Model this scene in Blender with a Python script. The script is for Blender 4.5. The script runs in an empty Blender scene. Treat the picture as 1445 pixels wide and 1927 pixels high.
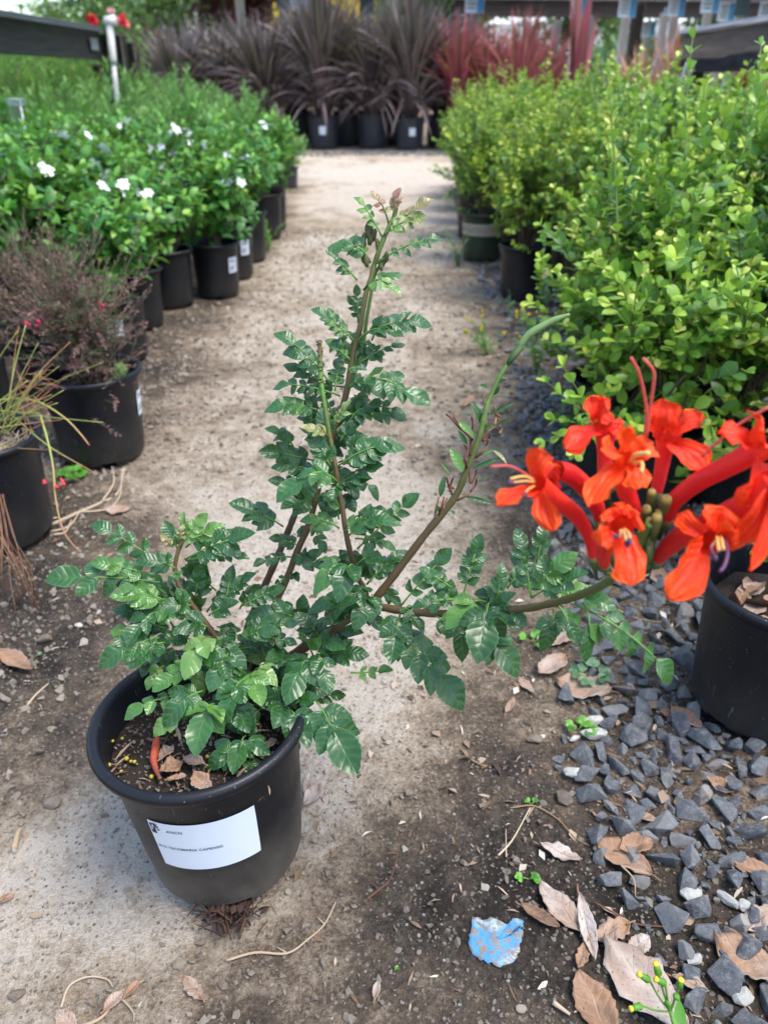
import bpy, math, random
import numpy as np
from mathutils import Vector

# ------------------------------------------------------------------ camera, world, sun
SC = bpy.context.scene
COL = SC.collection
R = math.radians
PITCH = R(29.3); CH = 0.6; FPX = 1447.0
cam_d = bpy.data.cameras.new('camera'); cam = bpy.data.objects.new('camera', cam_d); COL.objects.link(cam)
cam.location = (0, 0, CH); cam.rotation_euler = (math.pi/2 - PITCH, 0, 0)
cam_d.sensor_fit = 'HORIZONTAL'; cam_d.sensor_width = 36; cam_d.lens = 36*FPX/1445
cam_d.clip_start = 0.02; cam_d.clip_end = 500
cam_d.dof.use_dof = True; cam_d.dof.focus_distance = 0.575; cam_d.dof.aperture_fstop = 10.5
SC.camera = cam
W = bpy.data.worlds.new('World'); SC.world = W; W.use_nodes = True
nt = W.node_tree; nt.nodes.clear()
sky = nt.nodes.new('ShaderNodeTexSky'); sky.sky_type = 'NISHITA'; sky.sun_disc = False
SUN_EL, SUN_ROT = R(66), R(115)
sky.sun_elevation = SUN_EL; sky.sun_rotation = SUN_ROT
sky.air_density = 1.0; sky.dust_density = 1.6; sky.ozone_density = 0.6
bg = nt.nodes.new('ShaderNodeBackground'); bg.inputs[1].default_value = 0.15
wo = nt.nodes.new('ShaderNodeOutputWorld')
nt.links.new(sky.outputs[0], bg.inputs[0]); nt.links.new(bg.outputs[0], wo.inputs[0])
sl = bpy.data.lights.new('sun', 'SUN'); sl.energy = 1.55; sl.angle = R(28); sl.color = (1, .95, .87)
so = bpy.data.objects.new('sun', sl); COL.objects.link(so)
sd = Vector((math.sin(SUN_ROT)*math.cos(SUN_EL), math.cos(SUN_ROT)*math.cos(SUN_EL), math.sin(SUN_EL)))
so.rotation_euler = sd.to_track_quat('Z', 'Y').to_euler(); so.location = (0, 0, 5)
SC.view_settings.view_transform = 'Standard'; SC.view_settings.look = 'None'
SC.view_settings.exposure = 1.38; SC.view_settings.gamma = 1
SC.render.engine = 'CYCLES'
SC.cycles.use_denoising = True; SC.cycles.max_bounces = 6; SC.cycles.transparent_max_bounces = 4
SC.cycles.diffuse_bounces = 3; SC.cycles.glossy_bounces = 2; SC.cycles.transmission_bounces = 3
SC.cycles.use_adaptive_sampling = True; SC.cycles.adaptive_threshold = 0.02

# ------------------------------------------------------------------ helpers
rng = np.random.default_rng(7); random.seed(7)
cp, sp = math.cos(PITCH), math.sin(PITCH)
A = lambda *a: np.array(a, dtype=float)
def ray(px, py):
    u = (px-722.5)/FPX; v = (963.5-py)/FPX
    return A(u, cp+v*sp, -sp+v*cp)
def P(px, py, Z):                       # pixel of the photograph at a given depth -> point
    return A(0, 0, CH) + ray(px, py)*Z
def G(px, py, z=0.0):                   # pixel -> point on a level plane
    r = ray(px, py); return A(0, 0, CH) + r*((z-CH)/r[2])
def nz(v):
    v = np.asarray(v, float); return v/(np.linalg.norm(v)+1e-12)
def nzr(v): return v/(np.linalg.norm(v, axis=1, keepdims=True)+1e-12)

def vnoise(x, y, s, seed):
    x = np.asarray(x)/s; y = np.asarray(y)/s
    xi = np.floor(x).astype(np.int64); yi = np.floor(y).astype(np.int64)
    fx = x-xi; fy = y-yi; fx = fx*fx*(3-2*fx); fy = fy*fy*(3-2*fy)
    def h(a, b):
        n = (a*374761393 + b*668265263 + seed*974711) & 0xffffffff
        n = ((n ^ (n >> 13))*1274126177) & 0xffffffff
        return ((n ^ (n >> 16)) & 0xffff)/65535.0
    return (h(xi, yi)*(1-fx)+h(xi+1, yi)*fx)*(1-fy)+(h(xi, yi+1)*(1-fx)+h(xi+1, yi+1)*fx)*fy
def fnoise(x, y, s, seed, o=4):
    r = 0; a = 1; t = 0
    for k in range(o):
        r = r+a*vnoise(x, y, s/2**k, seed+k*17); t += a; a *= .55
    return r/t

class MB:
    def __init__(s): s.v = []; s.f = []; s.t = []; s.l = []; s.n = 0
    def add(s, v, f, tint=.5, luv=None):
        v = np.asarray(v, float).reshape(-1, 3); m = len(v)
        s.v.append(v)
        for q in (f if isinstance(f, list) else [f]):
            q = np.asarray(q, dtype=np.int64)
            if len(q): s.f.append(q+s.n)
        s.t.append(np.broadcast_to(np.asarray(tint, float), (m,)).copy())
        s.l.append(np.zeros((m, 3)) if luv is None else np.asarray(luv, float))
        s.n += m
    def stamp(s, tpl, pos, mats, tint):
        tv, tf, tl = tpl; m = len(pos)
        if m == 0: return
        v = np.einsum('mij,nj->mni', mats, tv)+pos[:, None, :]
        n = len(tv)
        f = (tf[None]+(np.arange(m)*n)[:, None, None]).reshape(-1, tf.shape[1])
        l = np.tile(tl, (m, 1)); l[:, 2] = np.repeat(rng.random(m), n)
        s.add(v.reshape(-1, 3), f, np.repeat(np.asarray(tint, float), n), l)
    def tube(s, pts, rad, seg=6, tint=.5, cap=True):
        pts = np.asarray(pts, float); k = len(pts)
        rad = np.broadcast_to(np.asarray(rad, float), (k,))
        T = np.gradient(pts, axis=0); T = nzr(T)
        ref = A(0, 0, 1) if abs(T[0][2]) < .9 else A(1, 0, 0)
        X = nz(np.cross(T[0], ref)); vs = []; ls = []
        an = np.arange(seg)*2*math.pi/seg
        for i in range(k):
            X = nz(X-T[i]*np.dot(X, T[i])); Y = np.cross(T[i], X)
            vs.append(pts[i]+rad[i]*(np.cos(an)[:, None]*X+np.sin(an)[:, None]*Y))
            ls.append(np.stack([an/6.283, np.full(seg, i/(k-1)), np.zeros(seg)], 1))
        v = np.concatenate(vs); l = np.concatenate(ls)
        i, j = np.meshgrid(np.arange(k-1), np.arange(seg), indexing='ij'); i = i.ravel(); j = j.ravel(); j2 = (j+1) % seg
        f = [np.stack([i*seg+j, i*seg+j2, (i+1)*seg+j2, (i+1)*seg+j], 1)]
        if cap and seg > 2:
            f += [np.arange(seg)[::-1][None], (np.arange(seg)+(k-1)*seg)[None]]
        if np.ndim(tint): tint = np.repeat(np.asarray(tint, float), seg)
        s.add(v, f, tint, l)
    def lathe(s, prof, seg=48, c=(0, 0, 0), tint=.5, close=False, skip=None):
        prof = np.asarray(prof, float); k = len(prof); an = np.arange(seg)*2*math.pi/seg
        v = np.stack([prof[:, 0, None]*np.cos(an), prof[:, 0, None]*np.sin(an), np.repeat(prof[:, 1, None], seg, 1)], -1).reshape(-1, 3)+A(*c)
        i, j = np.meshgrid(np.arange(k-1), np.arange(seg), indexing='ij'); i = i.ravel(); j = j.ravel(); j2 = (j+1) % seg
        f = np.stack([i*seg+j, i*seg+j2, (i+1)*seg+j2, (i+1)*seg+j], 1)
        if skip is not None: f = f[~skip(i, j)]
        l = np.stack([np.tile(an/6.283, k), np.repeat(prof[:, 1], seg), np.zeros(k*seg)], 1)
        s.add(v, f, tint, l)
    def box(s, c, d, tint=.5, rz=0, rx=0, bev=.06):
        d = np.asarray(d, float)/2; b = min(d)*bev*2
        vs = []; 
        for sx in (-1, 1):
            for sy in (-1, 1):
                for sz in (-1, 1):
                    vs += [(sx*(d[0]-b), sy*(d[1]-b), sz*d[2]), (sx*(d[0]-b), sy*d[1], sz*(d[2]-b)), (sx*d[0], sy*(d[1]-b), sz*(d[2]-b))]
        v = A(*vs)
        cx, sx_ = math.cos(rx), math.sin(rx); v = v @ np.array([[1, 0, 0], [0, cx, -sx_], [0, sx_, cx]]).T
        cz, sz_ = math.cos(rz), math.sin(rz); v = v @ np.array([[cz, -sz_, 0], [sz_, cz, 0], [0, 0, 1]]).T
        idx = lambda a, b_, c_, k: ((a*2+b_)*2+c_)*3+k
        q = []; t = []
        for a in (0, 1):
            q.append([idx(0, 0, a, 0), idx(1, 0, a, 0), idx(1, 1, a, 0), idx(0, 1, a, 0)][::1 if a else -1])
            q.append([idx(0, a, 0, 1), idx(1, a, 0, 1), idx(1, a, 1, 1), idx(0, a, 1, 1)][::-1 if a else 1])
            q.append([idx(a, 0, 0, 2), idx(a, 1, 0, 2), idx(a, 1, 1, 2), idx(a, 0, 1, 2)][::1 if a else -1])
            for b_ in (0, 1):
                q.append([idx(0, a, b_, 0), idx(1, a, b_, 0), idx(1, a, b_, 1), idx(0, a, b_, 1)])
                q.append([idx(a, 0, b_, 0), idx(a, 1, b_, 0), idx(a, 1, b_, 2), idx(a, 0, b_, 2)])
                q.append([idx(a, b_, 0, 1), idx(a, b_, 1, 1), idx(a, b_, 1, 2), idx(a, b_, 0, 2)])
                for c_ in (0, 1): t.append([idx(a, b_, c_, 0), idx(a, b_, c_, 1), idx(a, b_, c_, 2)])
        s.add(v+A(*c), [np.array(q), np.array(t)], tint, v)
    def grid(s, Pm, tint=.5, luv=None):           # Pm (r,c,3)
        r, c = Pm.shape[:2]
        i, j = np.meshgrid(np.arange(r-1), np.arange(c-1), indexing='ij'); i = i.ravel(); j = j.ravel()
        f = np.stack([i*c+j, i*c+j+1, (i+1)*c+j+1, (i+1)*c+j], 1)
        if luv is None:
            a, b = np.meshgrid(np.linspace(0, 1, r), np.linspace(-1, 1, c), indexing='ij')
            luv = np.stack([b.ravel(), a.ravel(), np.zeros(r*c)+random.random()], 1)
        s.add(Pm.reshape(-1, 3), f, tint if np.ndim(tint) == 0 else np.asarray(tint).ravel(), luv)
    def build(s, name, mat, parent=None, smooth=True, org=None):
        me = bpy.data.meshes.new(name)
        V = np.concatenate(s.v)
        if org is not None: V = V-np.asarray(org)
        me.vertices.add(len(V)); me.vertices.foreach_set('co', V.astype(np.float32).ravel())
        li = np.concatenate([q.ravel() for q in s.f]); tot = np.concatenate([np.full(len(q), q.shape[1]) for q in s.f])
        me.loops.add(len(li)); me.loops.foreach_set('vertex_index', li.astype(np.int32))
        me.polygons.add(len(tot)); st = np.concatenate([[0], np.cumsum(tot)[:-1]])
        me.polygons.foreach_set('loop_start', st.astype(np.int32)); me.polygons.foreach_set('loop_total', tot.astype(np.int32))
        me.polygons.foreach_set('use_smooth', np.full(len(tot), smooth))
        me.update(calc_edges=True)
        a = me.attributes.new('tint', 'FLOAT', 'POINT'); a.data.foreach_set('value', np.concatenate(s.t).astype(np.float32))
        a = me.attributes.new('luv', 'FLOAT_VECTOR', 'POINT'); a.data.foreach_set('vector', np.concatenate(s.l).astype(np.float32).ravel())
        me.materials.append(mat)
        o = bpy.data.objects.new(name, me); COL.objects.link(o)
        if parent is not None: o.parent = parent
        elif org is not None: o.location = org
        return o

def tag(o, label=None, cat=None, group=None, kind=None):
    if label: o['label'] = label
    if cat: o['category'] = cat
    if group: o['group'] = group
    if kind: o['kind'] = kind
    return o
def empty(name, loc, label, cat, group=None, rz=0):
    o = bpy.data.objects.new(name, None); COL.objects.link(o); o.empty_display_size = .05
    o.location = loc; o.rotation_euler = (0, 0, rz)
    return tag(o, label, cat, group)
def copy_tree(o, parent=None):
    c = o.copy(); COL.objects.link(c); c.parent = parent
    for ch in list(o.children): copy_tree(ch, c)
    return c
def place(o, x, y, z, rz, s=1.0, label=None, group=None):
    o.location = (x, y, z); o.rotation_euler = (0, 0, rz); o.scale = (s, s, s)
    if label: o['label'] = label
    if group: o['group'] = group
    return o
def bez(a, b, c, k=8):
    t = np.linspace(0, 1, k)[:, None]; return a*(1-t)**2+2*b*t*(1-t)+c*t*t
def smoothpath(pts, k=6):
    pts = np.asarray(pts, float); p = np.vstack([2*pts[0]-pts[1], pts, 2*pts[-1]-pts[-2]]); out = []
    for i in range(1, len(p)-2):
        for t in np.linspace(0, 1, k, endpoint=False):
            out.append(.5*((2*p[i])+(-p[i-1]+p[i+1])*t+(2*p[i-1]-5*p[i]+4*p[i+1]-p[i+2])*t*t+(-p[i-1]+3*p[i]-3*p[i+1]+p[i+2])*t**3))
    out.append(p[-2]); return np.array(out)
def frames(T, N, ln, wd):               # columns: side*wd, T*ln, normal*ln
    T = nzr(T); N = N-T*np.sum(N*T, 1, keepdims=True); N = nzr(N); S = np.cross(T, N)
    return np.stack([S*np.asarray(wd)[:, None], T*np.asarray(ln)[:, None], N*np.asarray(ln)[:, None]], 2)

# ------------------------------------------------------------------ materials
def newmat(name):
    m = bpy.data.materials.new(name); m.use_nodes = True; n = m.node_tree; n.nodes.clear()
    out = n.nodes.new('ShaderNodeOutputMaterial'); return m, n, out
def ramp(n, stops, fac):
    r = n.nodes.new('ShaderNodeValToRGB'); e = r.color_ramp.elements
    e[0].position = stops[0][0]; e[0].color = (*stops[0][1], 1)
    e[1].position = stops[-1][0]; e[1].color = (*stops[-1][1], 1)
    for p_, c in stops[1:-1]:
        x = e.new(p_); x.color = (*c, 1)
    n.links.new(fac, r.inputs[0]); return r.outputs[0]
def mathn(n, op, a, b=None, clamp=False):
    m = n.nodes.new('ShaderNodeMath'); m.operation = op; m.use_clamp = clamp
    for i, x in enumerate((a, b)):
        if x is None: continue
        if isinstance(x, (int, float)): m.inputs[i].default_value = x
        else: n.links.new(x, m.inputs[i])
    return m.outputs[0]
def noise(n, scale, detail=3, vec=None, rough=.55):
    x = n.nodes.new('ShaderNodeTexNoise'); x.inputs['Scale'].default_value = scale; x.inputs['Detail'].default_value = detail
    x.inputs['Roughness'].default_value = rough
    if vec is None:
        tc = n.nodes.new('ShaderNodeTexCoord'); vec = tc.outputs['Object']
    n.links.new(vec, x.inputs['Vector']); return x.outputs[0]
def mixc(n, fac, a, b, mode='MIX'):
    m = n.nodes.new('ShaderNodeMix'); m.data_type = 'RGBA'; m.blend_type = mode
    if isinstance(fac, (int, float)): m.inputs[0].default_value = fac
    else: n.links.new(fac, m.inputs[0])
    for i, x in ((6, a), (7, b)):
        if isinstance(x, tuple): m.inputs[i].default_value = (*x, 1)
        else: n.links.new(x, m.inputs[i])
    return m.outputs[2]
def attr(n, name, o='Fac'):
    a = n.nodes.new('ShaderNodeAttribute'); a.attribute_name = name; return a.outputs[o]
def bump(n, h, strength, dist):
    b = n.nodes.new('ShaderNodeBump'); b.inputs['Strength'].default_value = strength; b.inputs['Distance'].default_value = dist
    n.links.new(h, b.inputs['Height']); return b.outputs[0]
def bsdf(n, col, rough, spec=.5, nrm=None, sheen=0):
    b = n.nodes.new('ShaderNodeBsdfPrincipled')
    if isinstance(col, tuple): b.inputs['Base Color'].default_value = (*col, 1)
    else: n.links.new(col, b.inputs['Base Color'])
    if isinstance(rough, (int, float)): b.inputs['Roughness'].default_value = rough
    else: n.links.new(rough, b.inputs['Roughness'])
    b.inputs['Specular IOR Level'].default_value = spec
    if nrm is not None: n.links.new(nrm, b.inputs['Normal'])
    return b
def leafmat(name, stops, rough=.42, spec=.5, trans=.22, veins=False, back=(.25, .42, .22), backf=.45, coat=0, edge=None, vn=26.):
    m, n, out = newmat(name)
    c = ramp(n, stops, attr(n, 'tint'))
    ns = noise(n, 160, 2)
    c = mixc(n, mathn(n, 'MULTIPLY', ns, .35), c, (.02, .05, .015), 'MIX') if veins else c
    nrm = None
    if veins:
        sx = n.nodes.new('ShaderNodeSeparateXYZ'); n.links.new(attr(n, 'luv', 'Vector'), sx.inputs[0])
        ax = mathn(n, 'ABSOLUTE', sx.outputs[0])
        # lateral veins slant towards the tip
        ph = mathn(n, 'SUBTRACT', sx.outputs[1], mathn(n, 'MULTIPLY', ax, .2))
        s_ = mathn(n, 'ABSOLUTE', mathn(n, 'SINE', mathn(n, 'MULTIPLY', ph, vn)))
        lat = mathn(n, 'POWER', s_, .7)
        mid = mathn(n, 'MULTIPLY', ax, 9, True)
        h = mathn(n, 'MULTIPLY', lat, mid)
        nrm = bump(n, mathn(n, 'ADD', h, mathn(n, 'MULTIPLY', ns, .6)), .27, .0010)
        v = mathn(n, 'SUBTRACT', 1, h, True)
        c = mixc(n, mathn(n, 'MULTIPLY', v, .20), c, (.13, .32, .08))
        if edge:
            e = mathn(n, 'GREATER_THAN', ax, .93)
            c = mixc(n, mathn(n, 'MULTIPLY', e, .5), c, edge)
    geo = n.nodes.new('ShaderNodeNewGeometry')
    c2 = mixc(n, mathn(n, 'MULTIPLY', geo.outputs['Backfacing'], backf), c, back)
    b = bsdf(n, c2, rough, spec, nrm)
    if coat: b.inputs['Coat Weight'].default_value = coat; b.inputs['Coat Roughness'].default_value = .25
    tr = n.nodes.new('ShaderNodeBsdfTranslucent')
    tc = mixc(n, .45, c2, (.35, .6, .05), 'MIX') if trans > 0 else c2
    n.links.new(tc, tr.inputs[0])
    mx = n.nodes.new('ShaderNodeMixShader'); mx.inputs[0].default_value = trans
    n.links.new(b.outputs[0], mx.inputs[1]); n.links.new(tr.outputs[0], mx.inputs[2]); n.links.new(mx.outputs[0], out.inputs[0])
    return m
def plain(name, col, rough=.6, spec=.5, nscale=0, namp=.3, col2=None, bscale=0, bstr=.3, bdist=.001, ramps=None):
    m, n, out = newmat(name)
    c = col
    if ramps: c = ramp(n, ramps, attr(n, 'tint'))
    if nscale:
        f = noise(n, nscale, 4); f = mathn(n, 'MULTIPLY', f, namp*2)
        c = mixc(n, f, c, col2 or tuple(x*.4 for x in col))
    nrm = bump(n, noise(n, bscale, 4), bstr, bdist) if bscale else None
    b = bsdf(n, c, rough, spec, nrm); n.links.new(b.outputs[0], out.inputs[0]); return m

M = {}
M['vine'] = leafmat('vine_leaf', [(0, (.008, .055, .014)), (.5, (.026, .108, .024)), (.75, (.11, .26, .04)), (.85, (.16, .30, .07)), (.93, (.30, .27, .10)), (1, (.34, .12, .09))],
                    rough=.33, spec=.65, trans=.14, veins=True, vn=17., back=(.12, .28, .07), edge=(.12, .28, .09))
M['box'] = leafmat('boxwood_leaf', [(0, (.022, .085, .010)), (.4, (.085, .225, .024)), (.7, (.31, .50, .05)), (.9, (.50, .60, .10)), (1, (.66, .62, .24))], rough=.40, spec=.45, trans=.25, back=(.22, .42, .10), backf=.4)
M['box_fine'] = leafmat('small_boxwood_leaf', [(0, (.020, .08, .010)), (.4, (.13, .27, .020)), (.7, (.36, .50, .03)), (1, (.55, .58, .07))], rough=.4, trans=.25, back=(.2, .4, .08), backf=.4)
M['gard'] = leafmat('gardenia_leaf', [(0, (.020, .10, .012)), (.5, (.055, .205, .028)), (.85, (.17, .39, .06)), (1, (.34, .50, .08))], rough=.42, spec=.4, trans=.2, back=(.18, .38, .10), backf=.4)
M['lance'] = leafmat('lance_leaf', [(0, (.045, .15, .03)), (.5, (.125, .31, .06)), (1, (.30, .50, .15))], rough=.45, trans=.25, back=(.25, .42, .2))
M['hedge'] = leafmat('hedge_leaf', [(0, (.025, .095, .010)), (.5, (.10, .27, .02)), (1, (.30, .52, .04))], rough=.5, trans=.25)
M['purple'] = leafmat('purple_twig_leaf', [(0, (.05, .065, .035)), (.3, (.085, .125, .05)), (.55, (.19, .085, .085)), (.85, (.34, .18, .17)), (1, (.46, .34, .33))], rough=.6, trans=.12, back=(.2, .15, .14))
M['flax'] = leafmat('flax_blade', [(0, (.050, .034, .036)), (.5, (.135, .095, .100)), (.8, (.23, .175, .18)), (1, (.36, .30, .32))], rough=.42, trans=.08, back=(.14, .11, .12), backf=.3)
M['flax_red'] = leafmat('red_flax_blade', [(0, (.14, .018, .040)), (.5, (.34, .05, .095)), (1, (.58, .18, .22))], rough=.45, trans=.15, back=(.35, .1, .1), backf=.3)
M['flax_pink'] = leafmat('pink_flax_blade', [(0, (.30, .10, .06)), (.5, (.48, .18, .13)), (1, (.62, .33, .24))], rough=.45, trans=.15, back=(.5, .25, .2), backf=.3)
M['plum'] = leafmat('plum_leaf', [(0, (.03, .008, .012)), (.6, (.09, .015, .02)), (1, (.22, .03, .03))], rough=.5, trans=.15, back=(.15, .03, .03))
M['gold'] = leafmat('gold_leaf', [(0, (.55, .36, .02)), (1, (.88, .66, .05))], rough=.5, trans=.2, back=(.6, .45, .1))
M['tree'] = leafmat('tree_leaf', [(0, (.025, .075, .02)), (.5, (.075, .17, .04)), (1, (.17, .32, .07))], rough=.5, trans=.2, back=(.2, .3, .12))
M['weed'] = leafmat('weed_leaf', [(0, (.05, .19, .02)), (1, (.17, .44, .05))], rough=.45, trans=.3)
M['weed_blue'] = leafmat('grey_weed_leaf', [(0, (.06, .14, .07)), (1, (.17, .30, .15))], rough=.5, trans=.2)
M['grass'] = leafmat('rush_stem', [(0, (.16, .24, .05)), (.5, (.34, .38, .10)), (.8, (.42, .22, .10)), (1, (.30, .10, .07))], rough=.5, trans=.1)
M['petal'] = leafmat('petal', [(0, (.50, .006, .012)), (.35, (.86, .024, .028)), (.65, (.95, .045, .006)), (.85, (.98, .115, .008)), (1, (.98, .42, .05))], rough=.5, spec=.3, trans=.18, back=(.9, .05, .01), backf=.2)
for _n in M['petal'].node_tree.nodes:
    if _n.type == 'MIX' and abs(_n.inputs[0].default_value-.45) < 1e-4: _n.inputs[7].default_value = (1, .10, .01, 1)
_n = M['petal'].node_tree; _b = [q for q in _n.nodes if q.type == 'BSDF_PRINCIPLED'][0]
_sx = _n.nodes.new('ShaderNodeSeparateXYZ'); _n.links.new(attr(_n, 'luv', 'Vector'), _sx.inputs[0])
_st = mathn(_n, 'SINE', mathn(_n, 'ADD', mathn(_n, 'MULTIPLY', _sx.outputs[0], 15), mathn(_n, 'MULTIPLY', noise(_n, 90, 3), 7)))
_lk = _b.inputs['Base Color'].links[0].from_socket
_n.links.new(mixc(_n, mathn(_n, 'MULTIPLY', mathn(_n, 'ADD', _st, 1), .08), _lk, mixc(_n, noise(_n, 110, 3), (.55, .008, .012), (1, .20, .02))), _b.inputs['Base Color'])
_n.links.new(bump(_n, mathn(_n, 'ADD', _st, mathn(_n, 'MULTIPLY', noise(_n, 240, 3), 3)), .35, .0008), _b.inputs['Normal'])
M['white_petal'] = plain('white_petal', (.86, .87, .84), .5)
M['magenta'] = plain('magenta_petal', (.42, .02, .07), .6)
M['red_petal'] = plain('red_petal', (.75, .02, .05), .5)
def m_dry():
    m, n, out = newmat('dead_leaf')
    c = ramp(n, [(0, (.075, .032, .018)), (.25, (.21, .10, .045)), (.45, (.36, .19, .10)), (.65, (.40, .27, .20)), (.85, (.46, .38, .33)), (1, (.56, .52, .49))], attr(n, 'tint'))
    sx = n.nodes.new('ShaderNodeSeparateXYZ'); n.links.new(attr(n, 'luv', 'Vector'), sx.inputs[0])
    ax = mathn(n, 'ABSOLUTE', sx.outputs[0])
    ph = mathn(n, 'SUBTRACT', sx.outputs[1], mathn(n, 'MULTIPLY', ax, .22))
    lat = mathn(n, 'POWER', mathn(n, 'ABSOLUTE', mathn(n, 'SINE', mathn(n, 'MULTIPLY', ph, 20))), .25)
    mid = mathn(n, 'MULTIPLY', ax, 12, True); h = mathn(n, 'MULTIPLY', lat, mid)
    c = mixc(n, mathn(n, 'MULTIPLY', mathn(n, 'SUBTRACT', 1, h, True), .45), c, (.62, .50, .38))
    sp_ = noise(n, 420, 5); spot = mathn(n, 'GREATER_THAN', sp_, .635)
    c = mixc(n, mathn(n, 'MULTIPLY', spot, .75), c, (.07, .045, .03))
    c = mixc(n, mathn(n, 'MULTIPLY', noise(n, 55, 3), .8), c, (.20, .135, .09))
    nr = bump(n, mathn(n, 'ADD', h, mathn(n, 'MULTIPLY', noise(n, 260, 4), 1.2)), .6, .0012)
    b = bsdf(n, c, .62, .35, nr)
    n.links.new(b.outputs[0], out.inputs[0]); return m
M['dry'] = m_dry()
def m_pot(name, base, dust=.5):
    m, n, out = newmat(name)
    s = n.nodes.new('ShaderNodeSeparateXYZ'); tc = n.nodes.new('ShaderNodeTexCoord'); n.links.new(tc.outputs['Object'], s.inputs[0])
    low = mathn(n, 'SUBTRACT', 1, mathn(n, 'MULTIPLY', s.outputs[2], 11), True)          # dirt splashed near the ground
    d = mathn(n, 'MULTIPLY', mathn(n, 'ADD', mathn(n, 'MULTIPLY', low, .34), .012), mathn(n, 'MULTIPLY', noise(n, 34, 5), 1.25))
    d = mathn(n, 'MULTIPLY', d, dust, True)
    c = mixc(n, d, base, (.27, .235, .19))
    sp_ = mathn(n, 'GREATER_THAN', noise(n, 520, 2), .735)
    c = mixc(n, mathn(n, 'MULTIPLY', sp_, .55), c, (.55, .55, .52))
    mp = n.nodes.new('ShaderNodeMapping'); mp.inputs['Scale'].default_value = (1, 1, .12); mp.inputs['Rotation'].default_value = (.3, .9, .2)
    n.links.new(tc.outputs['Object'], mp.inputs[0])
    scr = mathn(n, 'GREATER_THAN', noise(n, 330, 2, mp.outputs[0]), .715)
    c = mixc(n, mathn(n, 'MULTIPLY', scr, .22), c, (.35, .35, .35))
    ro = mathn(n, 'ADD', mathn(n, 'MULTIPLY', noise(n, 60, 4), .25), .30)
    b = bsdf(n, c, ro, .38, bump(n, noise(n, 700, 2), .12, .0005)); n.links.new(b.outputs[0], out.inputs[0]); return m
M['pot'] = m_pot('black_plastic', (.005, .0065, .010))
M['pot_hero'] = m_pot('scuffed_black_plastic', (.005, .0065, .010), 1.5)
M['pot_green'] = m_pot('dark_green_plastic', (.018, .038, .022), .35)
M['pot_grey'] = m_pot('grey_black_plastic', (.028, .032, .042), .4)
M['sticker'] = plain('sticker_paper', (.74, .80, .88), .35, bscale=160, bstr=.10, bdist=.0008)
M['ink'] = plain('black_ink', (.03, .03, .035), .6)
M['ink_faint'] = plain('grey_ink', (.10, .11, .13), .6)
M['band'] = plain('tan_band', (.42, .36, .27), .6, nscale=60, namp=.2, col2=(.3, .26, .2))
M['soil'] = plain('potting_soil', (.035, .022, .015), .95, nscale=260, namp=.5, col2=(.010, .007, .005), bscale=330, bstr=1, bdist=.004)
M['stem'] = plain('brown_stem', (.10, .055, .025), .6, ramps=[(0, (.075, .038, .018)), (.35, (.12, .075, .03)), (.6, (.10, .13, .03)), (.85, (.10, .22, .035)), (1, (.15, .32, .05))], nscale=0, bscale=900, bstr=.4, bdist=.0006)
M['bark'] = plain('twig_bark', (.16, .11, .07), .8, nscale=120, namp=.5, bscale=300, bstr=.6, bdist=.002)
M['dead'] = plain('dead_twig', (.11, .035, .02), .8, ramps=[(0, (.10, .03, .018)), (.5, (.26, .15, .08)), (1, (.52, .43, .31))], bscale=800, bstr=.3, bdist=.0005)
M['roots'] = plain('dark_roots', (.06, .03, .02), .9, ramps=[(0, (.030, .014, .010)), (1, (.16, .08, .05))], bscale=500)
M['pod'] = plain('seed_pod_skin', (.13, .23, .07), .55, nscale=200, namp=.3, col2=(.20, .30, .12))
M['bud'] = plain('flower_bud_skin', (.09, .09, .03), .6, ramps=[(0, (.035, .075, .012)), (.5, (.10, .12, .03)), (.8, (.40, .34, .08)), (1, (.11, .06, .025))])
M['fil'] = plain('stamen_filament', (.55, .06, .07), .5, ramps=[(0, (.65, .10, .08)), (.5, (.75, .42, .12)), (.8, (.10, .03, .09)), (1, (.04, .015, .04))])
M['prill'] = plain('fertilizer_prill', (.42, .36, .04), .35, nscale=300, namp=.3, col2=(.25, .2, .02))
def m_rock(name, stops, spk=.5, dust=(.34, .33, .31)):
    m, n, out = newmat(name)
    c = ramp(n, stops, attr(n, 'tint'))
    geo = n.nodes.new('ShaderNodeNewGeometry'); po = geo.outputs['Position']
    c = mixc(n, mathn(n, 'MULTIPLY', mathn(n, 'SUBTRACT', noise(n, 150, 8, po, .85), .47, True), spk*13, True), c, dust)
    e = mathn(n, 'MULTIPLY', mathn(n, 'SUBTRACT', geo.outputs['Pointiness'], .52, True), 3.0, True)
    c = mixc(n, e, c, dust)
    b = bsdf(n, c, .75, .35, bump(n, noise(n, 260, 8, po, .75), 1., .0035)); n.links.new(b.outputs[0], out.inputs[0]); return m
M['gravel'] = m_rock('grey_gravel', [(0, (.050, .060, .074)), (.5, (.072, .084, .102)), (.70, (.115, .128, .145)), (.80, (.20, .20, .20)), (.9, (.24, .20, .16)), (1, (.40, .37, .33))], .32, (.33, .33, .32))
M['pale'] = m_rock('pale_stone', [(0, (.42, .41, .38)), (1, (.66, .66, .60))], .3, (.30, .30, .27))
M['grit'] = m_rock('grit', [(0, (.055, .043, .032)), (.35, (.15, .118, .088)), (.7, (.31, .25, .185)), (.92, (.44, .385, .31)), (1, (.62, .58, .51))], .2, (.32, .28, .23))
M['litter'] = plain('ground_litter', (.2, .13, .08), .85, ramps=[(0, (.05, .03, .02)), (.4, (.18, .11, .065)), (.8, (.38, .29, .21)), (1, (.58, .52, .44))])
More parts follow.
